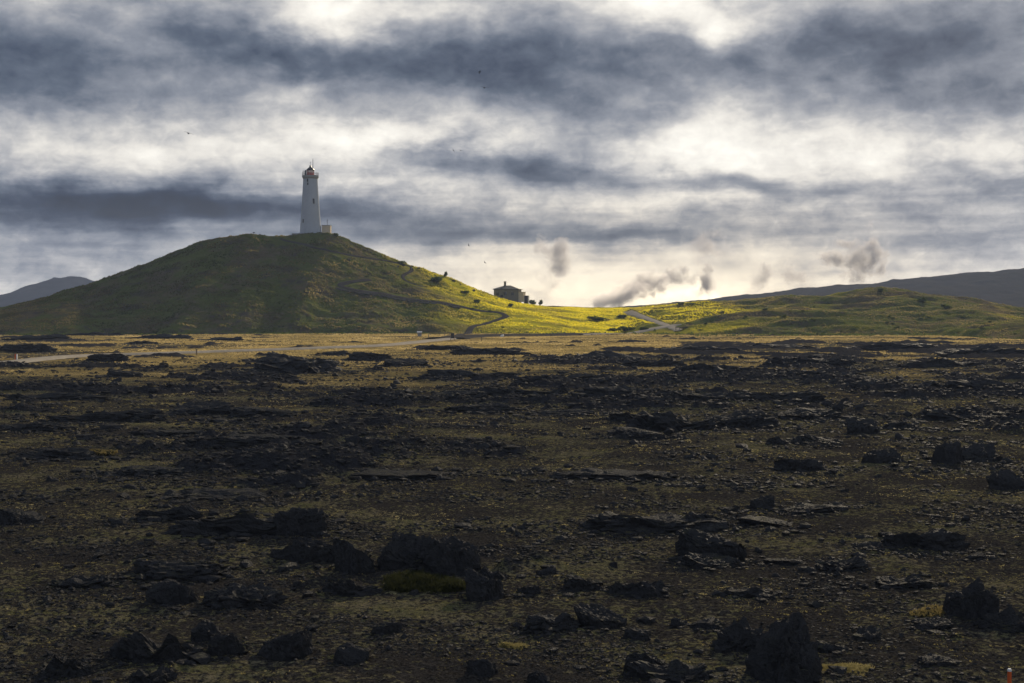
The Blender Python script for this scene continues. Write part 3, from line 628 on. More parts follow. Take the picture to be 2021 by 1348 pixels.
ROCKS = [
 # px, base py, width px, height px, style, label, (depth factor)
 (1555,1345,140,114,'block','biggest black boulder, a leaning block beside the bright moss cushion',.8),
 (1462,1285,110,62,'ridge','jagged row of black knobs just left of the biggest boulder',.7),
 (1275,1322,90,42,'boulder','dark boulder in the cluster left of the biggest boulder, nearest the bottom edge',.8),
 (1330,1345,170,42,'ridge','flat black rock pile in front of the jagged knobs at the bottom edge',.6),
 (1925,1222,115,72,'boulder','tall triangular black outcrop near the right edge',.8),
 (1990,1245,95,52,'ridge','broken black rock leaning on the triangular outcrop at the right edge',.7),
 (1850,1240,80,20,'slab','thin dark slab at the foot of the triangular outcrop',.8),
 (1412,1106,132,52,'slab','flat topped dark block sloping down to its right, standing alone right of centre',.7),
 (1400,1122,120,26,'dome','low dark rise under the flat topped sloping block',.7),
 (800,1125,115,70,'dome','left half of the large split lava dome behind the grassy hollow',.8),
 (893,1138,108,78,'dome','right half of the large split lava dome, rounder and taller',.7),
 (960,1186,86,62,'boulder','rough black boulder at the right foot of the split dome',.8),
 (968,1140,70,28,'ridge','small broken rock between the split dome and the open gravel',.7),
 (697,1132,82,58,'slab','slanted grey slab leaning left of the split dome',.7),
 (620,1115,110,48,'boulder','rounded dark rock left of the slanted slab',.8),
 (690,1172,130,38,'ridge','low black rock lying below the slanted slab',.6),
 (560,1110,60,30,'boulder','small dark rock at the left end of the slab cluster',.8),
 (470,1062,280,42,'ridge','long black ridge left of centre with a peak at its right end',.4),
 (585,1062,110,56,'boulder','pointed peak at the right end of the long black ridge',.7),
 (330,1030,130,34,'ridge','crooked low ridge left of the long black ridge',.5),
 (345,1145,215,32,'dome','low smooth grey lava swell between the two left ridges',.6),
 (335,1190,100,44,'boulder','dark hump below the smooth grey lava swell',.8),
 (475,1196,150,46,'ridge','broken black rocks right of the dark hump',.6),
 (165,1160,150,26,'ridge','scattered dark ledge at left below the grey swell',.6),
 (400,1262,60,40,'boulder','upright knob on top of the bottom left ridge',.9),
 (300,1300,190,60,'ridge','large black ridge at bottom left under the upright knob',.6),
 (440,1290,80,42,'boulder','rounded rock right of the upright knob',.9),
 (560,1302,110,58,'boulder','pointed black rock with a pale lit edge, bottom left',.8),
 (690,1312,70,36,'boulder','lone black rock right of the pale edged pointed rock',.8),
 (120,1335,110,46,'ridge','black double pointed rock in the bottom left corner',.7),
 (300,1352,100,36,'ridge','dark rock cut by the bottom edge left of centre',.7),
 (30,1040,90,24,'slab','tilted slab at the left edge',.7),
 (1296,1050,285,36,'ridge','long low bank of lava right of centre, tapering to the left',.4),
 (1400,1042,90,30,'dome','rounded right end of the long low bank',.6),
 (1508,1004,48,26,'block','small square block behind the long low bank',.9),
 (1605,1012,130,17,'ridge','thin dark strip right of the small square block',.6),
 (1440,1010,48,12,'ridge','tiny strip left of the small square block',.7),
 (1520,1037,120,13,'slab','thin pale edged slab right of the long low bank',.7),
 (1658,1128,110,34,'ridge','low pyramid of black rubble right of the sloping block',.7),
 (1550,1112,80,14,'slab','flat sliver between the sloping block and the rubble pyramid',.7),
 (1830,1078,180,44,'ridge','wide dark outcrop at right with two low crests',.5),
 (1722,1078,66,16,'ridge','small dark strip left of the two crested outcrop',.6),
 (1790,1160,130,24,'ridge','flat scatter of black rock below the two crested outcrop',.6),
 (1745,914,84,28,'boulder','low pointed rock standing left of the steep pair at right',.8),
 (1874,916,58,44,'boulder','steep hunched boulder at right in mid distance',.8),
 (1940,912,100,38,'ridge','broad rock right of the steep hunched boulder',.7),
 (1580,928,92,26,'dome','rounded rock with shadowed front in the right mid distance',.7),
 (1995,965,80,40,'boulder','dark rock cut by the right edge in mid distance',.7),
 (1545,880,60,20,'ridge','toothed strip of rock in right mid distance, left piece',.6),
 (1612,880,90,18,'ridge','toothed strip of rock in right mid distance, right piece',.6),
 (1335,850,190,42,'ridge','tall dark lava bank right of centre in mid distance',.5),
 (1250,835,90,20,'ridge','low tail at the left of the tall dark lava bank',.6),
 (1470,845,150,32,'dome','broad smooth lava swell right of the tall dark bank',.6),
 (1600,832,130,22,'ridge','dark lava swell carrying the fin shaped stone',.6),
 (1652,818,26,18,'slab','fin shaped stone pointing up on the dark swell',.6),
 (1712,858,66,32,'boulder','dark lumpy rock right of the fin shaped stone',.8),
 (1780,850,90,18,'ridge','flat dark strip right of the lumpy rock',.6),
 (575,732,190,42,'ridge','largest lava mound by the road, in the left mid distance',.7),
 (545,728,90,26,'ridge','front knoll of the largest lava mound by the road',.8),
 (640,720,70,16,'ridge','low right tail of the lava mound by the road',.7),
 (376,751,26,13,'boulder','small lone black stone on golden grass at left',.9),
 (205,714,85,17,'dome','dark mound just below the road at left',.6),
 (240,742,70,14,'dome','grey lava swell below the mound by the road at left',.7),
 (725,712,92,18,'dome','dark low mound on golden grass, left of a pair',.6),
 (795,722,96,15,'dome','dark low mound on golden grass, right and nearer of a pair',.6),
 (965,700,170,17,'ridge','long dark lava bank below the car park',.4),
 (1190,712,140,22,'ridge','black lava bank below the gravel lane',.5),
 (1195,748,26,12,'boulder','tiny upright stone in the middle of the plain',.8),
 (490,880,210,20,'dome','wide shallow lava swell left of centre',.5),
 (200,828,230,26,'ridge','long dark ridge left in mid distance',.4),
 (390,815,140,26,'dome','swell right of the long dark left ridge',.6),
 (510,820,130,20,'dome','pale topped lava shelf left of centre',.6),
 (905,792,120,18,'dome','smooth dark swell near the centre',.6),
 (775,795,80,18,'ridge','broken dark rock left of the smooth centre swell',.6),
 (945,812,140,18,'dome','second smooth swell just below the centre swell',.6),
 (790,946,190,15,'slab','thin lava shelf with a pale rim, centre left',.7),
 (1215,948,250,17,'ridge','low dark strip of lava below the centre',.4),
 (1275,868,110,16,'slab','pale topped broken shelf below the tall dark bank',.7),
 (110,900,170,22,'ridge','dark ledge at far left with a dry grass tuft',.5),
 (300,935,160,16,'dome','long pale shelf of lava at left',.6),
 (430,985,220,16,'ridge','thin shadowed ledge above the long black ridge',.4),
 (60,671,150,15,'ridge','dark lava strip at the foot of the hill, touching the left edge',.3),
 (175,663,130,10,'ridge','thin dark lava strip at the hill foot, left of the longer strip',.3),
 (310,667,130,11,'ridge','dark lava strip at the hill foot below the left slope',.3),
 (40,694,120,20,'ridge','dark broken lava just above the road at the left edge',.4),
 (275,679,70,8,'ridge','small dark lava patch between the hill foot and the road',.4),
 (430,671,95,9,'ridge','dark low lava below the middle of the shaded hill',.3),
 (870,690,110,10,'dome','long flat dark rise just below the road end',.4),
 (660,702,60,10,'ridge','dark scrap of lava beside the road right of the largest mound',.5),
 (1390,695,170,17,'ridge','blue black lava strip below the bright meadow at right',.3),
 (1560,688,150,12,'ridge','lava strip under the middle of the right hand mounds',.3),
 (1760,690,220,16,'ridge','long lava strip under the low end of the right hand mounds',.3),
 (1950,703,190,22,'ridge','lava bank below the nearest mound at the right edge',.3),
 (1850,724,170,18,'ridge','second lava bank below the mounds at right',.3),
 (1600,722,170,15,'ridge','lava bank between the strip under the mounds and the wide dark field',.3),
 (1420,742,170,24,'ridge','long toothed lava bank right of the tiny upright stone',.3),
 (1290,720,130,18,'ridge','lava bank right below the gravel lane fence',.3),
 (1640,752,190,18,'ridge','wide lava bank across the dark field, upper middle',.3),
 (1790,776,210,22,'ridge','wide lava bank across the dark field at right',.3),
 (1960,780,180,32,'ridge','tall lava bank of the dark field at the right edge',.35),
 (1540,796,190,22,'ridge','lava bank in the dark field above the smooth swell',.3),
 (1910,835,160,24,'ridge','lava bank at right above the steep hunched boulder',.35),
 (1400,795,150,20,'ridge','lava bank in the dark field above the tall dark bank',.35),
 (1240,795,190,24,'dome','broad black swell left of the dark field',.35),
 (1110,762,180,20,'ridge','black lava bank below and left of the tiny upright stone',.3),
 (930,745,190,20,'ridge','jagged lava bank across the middle of the plain',.3),
 (1030,782,170,18,'ridge','low lava bank right of the smooth centre swell',.35),
 (1110,818,150,14,'ridge','thin lava bank in the middle of the plain, below the low one',.35),
 (110,790,190,16,'ridge','thin dark lava bank at left above the long dark ridge',.3),
 (60,850,150,20,'ridge','dark lava at the left edge below the long dark ridge',.35),
 (330,855,160,14,'ridge','thin lava bank left of the wide shallow swell',.35),
 (1046,1174,48,20,'boulder','small rounded black stone right of the split dome',.9),
 (1078,1138,42,18,'boulder','small dark stone above the rounded one, right of the split dome',.9),
 (1150,1168,80,26,'slab','tilted wedge of rock left of a long dark block',.8),
 (1262,1175,125,34,'ridge','long dark block right of the tilted wedge',.6),
 (1188,1238,100,38,'slab','upturned slab with a raised right end in the lower centre',.6),
 (1090,1250,120,34,'ridge','rough rock left of the upturned slab',.7),
 (1262,1260,60,22,'boulder','small pointed rock right of the upturned slab',.8),
 (1340,1235,40,22,'boulder','small cone shaped stone between the upturned slab and the jagged knobs',.8),
 (1640,1285,74,24,'dome','low black rock behind the bright moss cushion',.7),
 (1715,1258,64,18,'ridge','small dark rock on open gravel at lower right',.7),
 (1860,1312,90,16,'ridge','thin dark rock near the orange post',.7),
 (1395,1240,70,18,'slab','grey tilted slab above the jagged knobs',.7),
 (1480,1180,110,24,'ridge','row of small black rocks above the jagged knobs',.6),
 (760,1255,60,26,'boulder','lone lumpy stone in the lower centre',.8),
 (950,1335,70,36,'boulder','black stone at the bottom edge, left of centre',.8),
 (1060,1345,50,30,'boulder','black stone at the bottom edge, near the middle',.8),
]
PLACED = []
for i, (px, py, wp, hp, st, lab, df) in enumerate(ROCKS):
    p = hit(px, py, 25, 480, lambda x, y: ground_h(x, y) * 0 + (0.0 if py > 760 else 0.1))
    s_ = p[1] / F; w, h = wp * s_, hp * s_ * 1.0
    d = w * df; d = min(d, 9.0) if st in ('ridge', 'dome') else d
    V, F_ = rock_np(w, d, h * {'ridge': .85, 'dome': .95, 'boulder': .95, 'block': 1.02, 'slab': .95}[st], st, i + 3, 5 if wp > 75 else 4)
    cx, cyy = p[0], p[1] + d * 0.42
    gz_ = float(ground_h(np.array([cx]), np.array([cyy]))[0]); gf = float(ground_h(np.array([cx]), np.array([p[1]]))[0])
    z0 = min(gz_, gf, 0.35)
    o = mesh_np({'slab': 'lava_slab', 'block': 'lava_boulder', 'boulder': 'lava_boulder', 'dome': 'lava_mound', 'ridge': 'lava_outcrop'}[st], V, F_, M_rock, False)
    o.location = (cx, cyy, z0 - 0.02); o.rotation_euler = (0, 0, R(random.uniform(-8, 8)))
    tag(o, lab, {'slab': 'rock slab', 'block': 'boulder', 'boulder': 'boulder', 'dome': 'rock mound', 'ridge': 'rock outcrop'}[st], 'lava rocks on the plain')
    PLACED.append((cx, cyy, w))
# talus round the larger rocks
tx, ty, ts = [], [], []
for cx, cyy, w in PLACED:
    q = int(10 + 14 * min(w, 8)); dd = max(0.6, 0.35 * min(w, 9))
    tx.append(cx + rng.normal(0, .42 * w, q)); ty.append(cyy - .25 * dd + rng.normal(0, .75 * dd, q)); ts.append(np.minimum(rng.lognormal(0, .6, q) * .030 * min(w, 4) + .0006 * cyy, .35))
tx, ty, ts = map(np.concatenate, (tx, ty, ts)); rubble('lava_talus', tx, ty, ground_h(tx, ty), ts, M_rock)
# loose stones
protos = []
for q in range(7):
    V, F_ = rock_np(1.0, 0.8, 0.55, ['boulder', 'ridge', 'block'][q % 3], 200 + q, 3); o = mesh_np('lava_stone', V, F_, M_rock, True); protos.append(o)
cnt = 0
while cnt < 195:
    r = math.exp(random.uniform(math.log(31), math.log(190))); a = random.uniform(-0.36, 0.36); x, y = r * math.sin(a), r * math.cos(a)
    if any(abs(x - q[0]) < q[2] * 0.6 + 0.3 and abs(y - q[1]) < 1.5 for q in PLACED): continue
    o = protos[cnt] if cnt < 7 else protos[cnt % 7].copy()
    if cnt >= 7: COL.objects.link(o)
    s_ = r * random.choice([.0028, .0035, .0035, .0045, .005, .006, .008])
    z = float(ground_h(np.array([x]), np.array([y]))[0])
    o.location = (x, y, z - 0.03 * s_); o.scale = (s_ * random.uniform(.9, 1.4), s_, s_ * random.uniform(.6, 1.1)); o.rotation_euler = (0, 0, random.uniform(0, 6.28))
    tag(o, 'small loose black lava stone lying on mossy gravel', 'stone', 'loose stones scattered over the plain'); cnt += 1

# grass cushions that stand out among the rocks
def cushion(name, px, py, wp, hp, lab, m=M_moss, nt=1400, Y=None):
    p = hit(px, py, 25, 480, lambda x, y: ground_h(x, y) * 0); s_ = p[1] / F; w, h = wp * s_, hp * s_; d = w * 0.6
    e = mesh_lump = None
    V, F_ = rock_np(w, d, h, 'ridge', int(px), 4); cxx, cyy = p[0], p[1] + d * 0.3
    z0 = float(ground_h(np.array([cxx]), np.array([cyy]))[0])
    base = mesh_np(name, V, F_, M_cush, True); base.location = (cxx, cyy, z0 - 0.03)
    tag(base, lab, 'grass clump')
    sel = np.where(V[:, 2] > 0.05 * h)[0]; k = rng.choice(sel, nt); X, Y_, Z = V[k, 0] + rng.normal(0, w * .05, nt), V[k, 1] + rng.normal(0, w * .05, nt), V[k, 2]
    g = tufts('grass_blades', X, Y_, Z, rng.uniform(.4, 1.9, nt) * (0.10 * h + 0.05), np.full(nt, 0.08), m, 5, lean=0.8); g.parent = base; del g["kind"]
    return base
M_cush = simple('mossy_turf', (0.034, 0.033, 0.019), 0.95, 0.05, 0.3, 6.0, bmp=0.8)
cushion('grass_clump', 850, 1166, 165, 26, 'dull green grass mound filling the hollow of the split lava dome', M_dull, 4200)
cushion('moss_cushion', 1662, 1328, 115, 11, 'bright yellow green moss cushion right of the biggest boulder', M_moss, 2600)
cushion('moss_cushion', 1015, 1278, 50, 10, 'small bright moss cushion below the rough rock in the lower centre', M_moss, 700)
cushion('moss_cushion', 1855, 1212, 95, 11, 'dry straw coloured tuft left of the triangular outcrop', M_dry, 900)
cushion('grass_clump', 195, 893, 60, 9, 'dry golden tuft on the dark ledge at left', M_dry, 500)

# ------------------------------------------------------------------ lighthouse
LY = 590.0; k = LY / F
Lp = at(613, 461, LY); LX, LZ = Lp[0], Lp[2]
zof = lambda py: at(613, py, LY)[2] - LZ
lh = empty('lighthouse', (LX, LY, LZ)); tag(lh, 'tall white tapering lighthouse with a red lantern room on top of the green hill', 'lighthouse')
H = zof(350); r0, r1 = 21.2 * k, 14.0 * k
prof = [(0, -2.0), (r0, -2.0), (r0, 0.0)] + [(r1 + (r0 - r1) * (1 - q) ** 1.12, H * q) for q in np.linspace(0.02, 0.985, 14)] + [(r1, H), (0, H)]
tower = MB().lathe(prof, 48).build('tower', M_white_sky, lh, True)
g0 = zof(351); g1 = zof(346.5)
MB().lathe([(0, g0 - .5), (r1 + .05, g0 - .5), (r1 + .25, g0 - .1), (16.2 * k, g0 + .1), (16.2 * k, g1), (0, g1)], 48).build('gallery', M_grey, lh)
rl = MB(); rr_ = 15.9 * k
for q in range(20):
    a = 2 * math.pi * q / 20; rl.tube((rr_ * math.cos(a), rr_ * math.sin(a), g1), (rr_ * math.cos(a), rr_ * math.sin(a), g1 + 1.15), .06, seg=6)
for zz in (0.55, 1.12):
    for q in range(40):
        a, b = 2 * math.pi * q / 40, 2 * math.pi * (q + 1) / 40
        rl.tube((rr_ * math.cos(a), rr_ * math.sin(a), g1 + zz), (rr_ * math.cos(b), rr_ * math.sin(b), g1 + zz), .05, seg=5)
rl.build('railing', M_grey, lh)
lr = 7.3 * k; l1 = zof(341); l2 = zof(336.5)
lant = MB().lathe([(0, g1 - .05), (lr, g1 - .05), (lr, l1), (0, l1)], 20).build('lantern_room', M_red, lh)
MB().lathe([(0, l1), (lr * .94, l1), (lr * .94, l2), (0, l2)], 20).build('lantern_glass', M_lens, lant)
lb = MB()
for q in range(10):
    a = 2 * math.pi * q / 10; lb.tube((lr * .97 * math.cos(a), lr * .97 * math.sin(a), l1 - .02), (lr * .97 * math.cos(a), lr * .97 * math.sin(a), l2 + .02), .10, seg=6)
lb.build('glazing_bar', M_red, lant)
d1 = zof(329)
MB().lathe([(0, l2 - .02), (lr * 1.12, l2 - .02), (lr * 1.12, l2 + .25), (lr * .85, l2 + .7), (lr * .45, d1 - .35), (.42, d1 - .1), (.42, d1 + .45), (0, d1 + .6)], 24).build('dome', M_dark, lh, True)
MB().tube((1.0, 0.3, l2 + .4), (1.0, 0.3, zof(313)), .13, .08, 8).build('antenna', M_dark, lh)
MB().tube((-.0, 0, d1 + .4), (0, 0, zof(319)), .07, .05, 8).box((0, 0, zof(321)), (.5, .1, .1)).build('antenna', M_dark, lh)
MB().tube((-13.6 * k, -1, g1), (-13.6 * k, -1, zof(337)), .16, .12, 8).build('pole', M_dark, lh)
MB().box((-9.0 * k, -1.2, g1 + .95), (.7, .6, 1.9)).tube((-9.0 * k, -1.2, g1 + 1.8), (-9.0 * k, -1.2, g1 + 2.2), .2).build('fog_signal', M_dark, lh)
def tower_r(z): q = z / H; return r1 + (r0 - r1) * (1 - q) ** 1.12
def win(az_deg, z, w, h):
    a = R(az_deg); r = tower_r(z); c = Vector((r * math.sin(a), -r * math.cos(a), z)); tilt = math.atan((r0 - r1) / H)
    rot = Euler((0, 0, a)).to_quaternion() @ Euler((-tilt, 0, 0)).to_quaternion()
    f = MB()
    for s_ in (-1, 1): f.box(c + rot @ Vector((s_ * (w / 2 + .05), 0, 0)), (.12, .30, h + .22), rot)
    f.box(c + rot @ Vector((0, 0, h / 2 + .05)), (w, .30, .12), rot).box(c + rot @ Vector((0, 0, -h / 2 - .05)), (w, .34, .12), rot)
    fo = f.build('window', M_grey, lh); MB().box(c, (w + .02, .16, h + .02), rot).build('pane', M_glass, fo)
win(29, zof(398), .62, 2.0); win(-14, zof(357), .5, 1.2); win(-12, zof(364), .4, .9); win(-38, zof(437), .5, 1.4)
MB().box((-1.0, -0.2, -1.0), (58 * k, 10.2, 1.7)).build('plinth', M_grey, lh, bevel=.08)
# annexe hut
ax = at(644, 460, LY)
hut = empty('utility_hut', (ax[0], LY + 1.0, ax[2])); tag(hut, 'small cream flat roofed hut against the right foot of the lighthouse', 'hut')
MB().box((0, 0, 1.0), (16.6 * k, 4.0, 4.1)).build('wall', M_cream, hut)
MB().box((0, 0, 3.14), (17.6 * k, 4.3, .22)).build('roof', M_grey, hut)
MB().tube((.3, 0, 3.2), (.3, 0, 6.0), .09, .06, 8).tube((-.15, 0, 5.1), (.75, 0, 5.1), .05, seg=6).build('antenna', M_dark, hut)

# ------------------------------------------------------------------ house by the hill foot
HY = 610.0; kh = HY / F; hp_ = at(1002, 592, HY)
house = empty('house', (hp_[0], HY + 4.2, hp_[2]), R(-9)); tag(house, 'old house with a low hipped dark roof and one chimney beside the green hill', 'house')
hw_, hd_, hh_ = 49 * kh, 9.0, 20.5 * kh
MB().box((0, 0, hh_ / 2 - 1.2), (hw_, hd_, hh_ + 2.4)).build('wall', M_housew, house)
e = .45; zr = hh_ + .02; ra = 8.2 * kh
rf = MB(); c4 = [(-hw_ / 2 - e, -hd_ / 2 - e, zr), (hw_ / 2 + e, -hd_ / 2 - e, zr), (hw_ / 2 + e, hd_ / 2 + e, zr), (-hw_ / 2 - e, hd_ / 2 + e, zr)]
a1, a2 = (-hw_ * .12, 0, zr + ra), (hw_ * .12, 0, zr + ra)
bmv = rf.bm; vs = [bmv.verts.new(p) for p in c4]; us = [bmv.verts.new((p[0], p[1], p[2] + .22)) for p in c4]; va, vb = bmv.verts.new(a1), bmv.verts.new(a2)
for f_ in ((vs[3], vs[2], vs[1], vs[0]), (us[0], us[1], vb, va), (us[1], us[2], vb), (us[2], us[3], va, vb), (us[3], us[0], va)): bmv.faces.new(f_)
for q in range(4): bmv.faces.new((vs[q], vs[(q + 1) % 4], us[(q + 1) % 4], us[q]))
roof = rf.build('roof', M_roof, house)
MB().box((-hw_ * .11, 0, zr + ra + .3), (3.0 * kh + .2, .9, 2.8)).box((-hw_ * .11, 0, zr + ra + 1.72), (1.05, 1.1, .16)).build('chimney', M_housew, roof)
for wx, wz in ((-3.6, 2.6), (-.4, 2.6), (2.8, 2.6)):
    f = MB()
    for s_ in (-1, 1): f.box((wx + s_ * .68, -hd_ / 2 - .02, wz), (.1, .16, 1.5))
    f.box((wx, -hd_ / 2 - .02, wz + .7), (1.26, .16, .1)).box((wx, -hd_ / 2 - .02, wz - .7), (1.26, .2, .1)); fo = f.build('window', M_housew, house)
    MB().box((wx, -hd_ / 2 - .01, wz), (1.27, .06, 1.3)).build('pane', M_glass, fo)
MB().box((-1.9, -hd_ / 2 - .03, 1.1), (1.0, .1, 2.1)).build('door', M_pot, house)
f = MB().box((hw_ / 2 + .02, -1.5, 2.8), (.14, 1.2, 1.3)).build('window', M_trim, house); MB().box((hw_ / 2 + .07, -1.5, 2.8), (.08, .95, 1.05)).build('pane', M_glass, f)
MB().box((hw_ / 2 + 1.1, -hd_ / 2 + 3.2, 1.2), (2.2, 5.6, 4.2)).box((hw_ / 2 + 1.15, -hd_ / 2 + 3.2, 3.38), (2.5, 5.9, .16)).build('porch', M_cream, house)
sp_ = at(1039.5, 596, HY)
shed = empty('shed', (sp_[0], HY + 1.5, sp_[2]), R(-9)); tag(shed, 'small dark timber shed with white corner trim beside the house', 'shed')
MB().box((0, 0, .9), (8.0 * kh, 3.0, 3.4)).build('wall', M_pot, shed)
MB().box((0, 0, 2.68), (9.2 * kh, 3.4, .16)).build('roof', M_roof, shed)
MB().box((4.2 * kh, -1.4, .9), (.26, .5, 3.38)).box((-4.2 * kh, -1.4, .9), (.26, .5, 3.38)).build('corner_trim', M_trim, shed)

# ------------------------------------------------------------------ shrubs
def shrub(name, w, h, seed, nleaf=420):
    g = np.random.default_rng(seed); root = empty(name, (0, 0, 0)); nc = 7
    cc = np.stack([g.uniform(-.33, .33, nc) * w, g.uniform(-.3, .3, nc) * w, g.uniform(.3, .75, nc) * h], -1); rad = g.uniform(.17, .30, nc) * min(w, h * 1.3)
    q = g.integers(0, nc, nleaf); u = g.normal(size=(nleaf, 3)); u /= np.linalg.norm(u, axis=1)[:, None]
    c = cc[q] + u * (rad[q] * g.uniform(.55, 1.1, nleaf))[:, None]; c[:, 2] = np.maximum(c[:, 2], .04)
    a = g.normal(size=(nleaf, 3)); b = g.normal(size=(nleaf, 3)); L = .055 * (w + h)
    V = np.stack([c + a * L * .5, c + b * L * .5, c - a * L * .5, c - b * L * .5], 1).reshape(-1, 3)
    mesh_np('foliage', V, np.arange(len(V)).reshape(-1, 4), M_leaf, False, {'tint': np.repeat(g.random(nleaf), 4)}, root)
    st = MB()
    for q in range(4): st.tube((0, 0, -.2), tuple(cc[q]), .05 * h, .015 * h, 6)
    st.build('stem', M_bark, root); return root
def copy_tree(o):
    c = o.copy(); COL.objects.link(c)
    for ch in o.children:
        d = ch.copy(); COL.objects.link(d); d.parent = c
    return c
sp0 = [shrub('shrub', 1.0, .75, 31), shrub('shrub', 1.0, .6, 32), shrub('shrub', 1.0, .85, 33)]; used = [False] * 3
def put_shrub(px, py, wp, hp, lab, group=None, xyz=None):
    q = random.randrange(3); o = sp0[q] if not used[q] else copy_tree(sp0[q]); used[q] = True
    p = xyz if xyz is not None else hit(px, py, 380, 700)
    s_ = p[1] / F; o.location = (p[0], p[1] + .3 * wp * s_, p[2] - .08); hz = [.75, .6, .85][q] * .95
    o.scale = (wp * s_, wp * s_, hp * s_ / hz); o.rotation_euler = (0, 0, random.uniform(0, 6.28))
    if 'group' in o: del o['group']
    tag(o, lab, 'shrub', group or 'shrubs on the green slopes'); return o
for a in [(1052, 602, 18, 12, 'dark shrub beside the shed, left of a pair'), (1066, 602, 12, 10, 'dark shrub beside the shed, right of a pair'),
          (663, 467, 15, 9, 'dark bush on the hilltop right of the cream hut'), (858, 557, 40, 13, 'wide round green bush high on the right flank of the hill'),
          (878, 546, 11, 10, 'small dark upright bush on the skyline right of the wide round bush'), (918, 580, 18, 8, 'bush on the skyline left of the house'),
          (790, 520, 18, 6, 'low bush where the hill track meets the skyline'), (941, 598, 14, 9, 'pale green bush above the lower bend of the hill track'),
          (1008, 606, 12, 8, 'small bush on the slope under the house'), (1180, 634, 40, 10, 'wide dark shrub alone in the bright meadow'),
          (1226, 628, 26, 9, 'shrub at the edge of the gravel lane where it climbs'), (1210, 654, 30, 8, 'dark hedge bush beside the gravel lane, left'),
          (1240, 653, 34, 9, 'dark hedge bush beside the gravel lane, middle'), (1268, 653, 26, 8, 'dark hedge bush beside the gravel lane, right'),
          (1740, 577, 14, 9, 'dark bush on top of the right hand mound'), (1820, 597, 16, 10, 'bush on the right shoulder of the right hand mound'),
          (1870, 610, 22, 10, 'wide bush low on the right hand mound'), (1172, 690, 14, 8, 'bright green bush alone on the plain below the lane')]:
    put_shrub(*a)
for q in range(40):
    px = random.uniform(1330, 2010); py = random.uniform(598, 662); put_shrub(px, py, random.uniform(6, 15), random.uniform(2.2, 5), 'small green bush among many on the right hand mounds', 'small bushes over the right hand mounds')
for q in range(16):
    px = random.uniform(700, 1000); py = 520 + (px - 700) * .27 + random.uniform(0, 60); put_shrub(px, py, random.uniform(5, 12), random.uniform(2, 4), 'small green bush among many on the right flank of the hill', 'small bushes over the right flank of the hill')

# rocks on the hillside
for q in range(20):
    t_q = q / 19.0; px = 660 + 300 * t_q + random.uniform(-8, 8); sky_y = np.interp(px, [655, 680, 700, 760, 800, 880, 950, 1000], [462, 470, 479, 504, 520, 546, 577, 594])
    p = hit(px, sky_y + random.choice([1, 2, 3, 6, 12, 25, 40]), 380, 700); s_ = random.uniform(.5, 1.5)
    o = protos[q % 7].copy(); COL.objects.link(o); o.name = 'hillside_rock'; o.location = (p[0], p[1], p[2] - .12 * s_); o.scale = (s_ * 1.3, s_, s_ * random.uniform(.7, 1.2)); o.rotation_euler = (0, 0, random.uniform(0, 6.28))
    tag(o, 'small dark rock in the grass on the right flank of the lighthouse hill', 'rock', 'rocks on the hillside')
# ------------------------------------------------------------------ small built things
# low stone edging along the hill track
wpts = t1[int(len(t1) * .50):int(len(t1) * .84)]; d = np.gradient(wpts, axis=0); d /= np.linalg.norm(d, axis=1)[:, None]; side = np.stack([-d[:, 1], d[:, 0]], -1)
if side[len(side) // 2][1] > 0: side = -side
wp_ = wpts + side * 3.0; n = 260; q = rng.uniform(0, len(wp_) - 1.001, n); i0 = q.astype(int); f_ = (q - i0)[:, None]; xy = wp_[i0] * (1 - f_) + wp_[i0 + 1] * f_ + rng.normal(0, .25, (n, 2))
V = IV[None] * rng.uniform(.7, 1.2, (n, len(IV), 1)) * rng.uniform(.28, .6, (n, 1, 1)) * np.array([1.2, 1, .75]); V[..., 0] += xy[:, 0:1]; V[..., 1] += xy[:, 1:2]; V[..., 2] += (any_h(xy[:, 0], xy[:, 1]) + .18)[:, None]
o = mesh_np('stone_wall', V.reshape(-1, 3), (IF[None] + (np.arange(n) * len(IV))[:, None, None]).reshape(-1, 3), M_stone, False)
tag(o, 'low rough stone edging along the lower side of the hill track', 'stone wall')
def gpoint(px, py): x, y = flat_hit(px, py); return Vector((x, y, float(any_h(x, y)[0])))
# information sign with a pale slanted top
p = gpoint(828, 664); s_ = p.y / F; o = empty('information_board', p); tag(o, 'low information board with a pale slanted top near the foot of the hill', 'sign')
MB().box((0, 0, .62), (8 * s_, .5, 1.3)).build('stand', M_grey, o)
MB().box((0, -.15, 1.36), (10 * s_, .9, .12), Euler((R(20), 0, 0)).to_quaternion()).build('panel', M_trim, o)
# dark notice board at the car park
p = gpoint(893, 671.5); s_ = p.y / F; o = empty('notice_board', p); tag(o, 'dark upright notice board on two posts at the car park', 'sign')
MB().box((0, 0, 1.25), (6 * s_, .12, 1.35)).build('panel', M_dark, o)
for sx in (-1, 1): MB().box((sx * 3.4 * s_, 0, .95), (.14, .14, 2.1)).build('post', M_wood, o)
# timber rail fence
p = gpoint(868, 661); s_ = p.y / F; o = empty('rail_fence', p); tag(o, 'short low timber rail fence left of the dark notice board', 'fence')
for q in range(5): MB().box(((q - 2) * 1.5, 0, .45), (.16, .16, 1.2)).build('post', M_wood, o)
for zz in (.5, .9): MB().box((0, -.1, zz), (6.6, .07, .14)).build('rail', M_wood, o)
p = gpoint(1345, 657); o = empty('rail_fence', p, R(8)); tag(o, 'short dark rail fence at the bend of the gravel lane', 'fence')
for q in range(4): MB().box(((q - 1.5) * 1.3, 0, .4), (.16, .16, 1.1)).build('post', M_pot, o)
MB().box((0, -.1, .8), (4.3, .07, .2)).build('rail', M_pot, o)
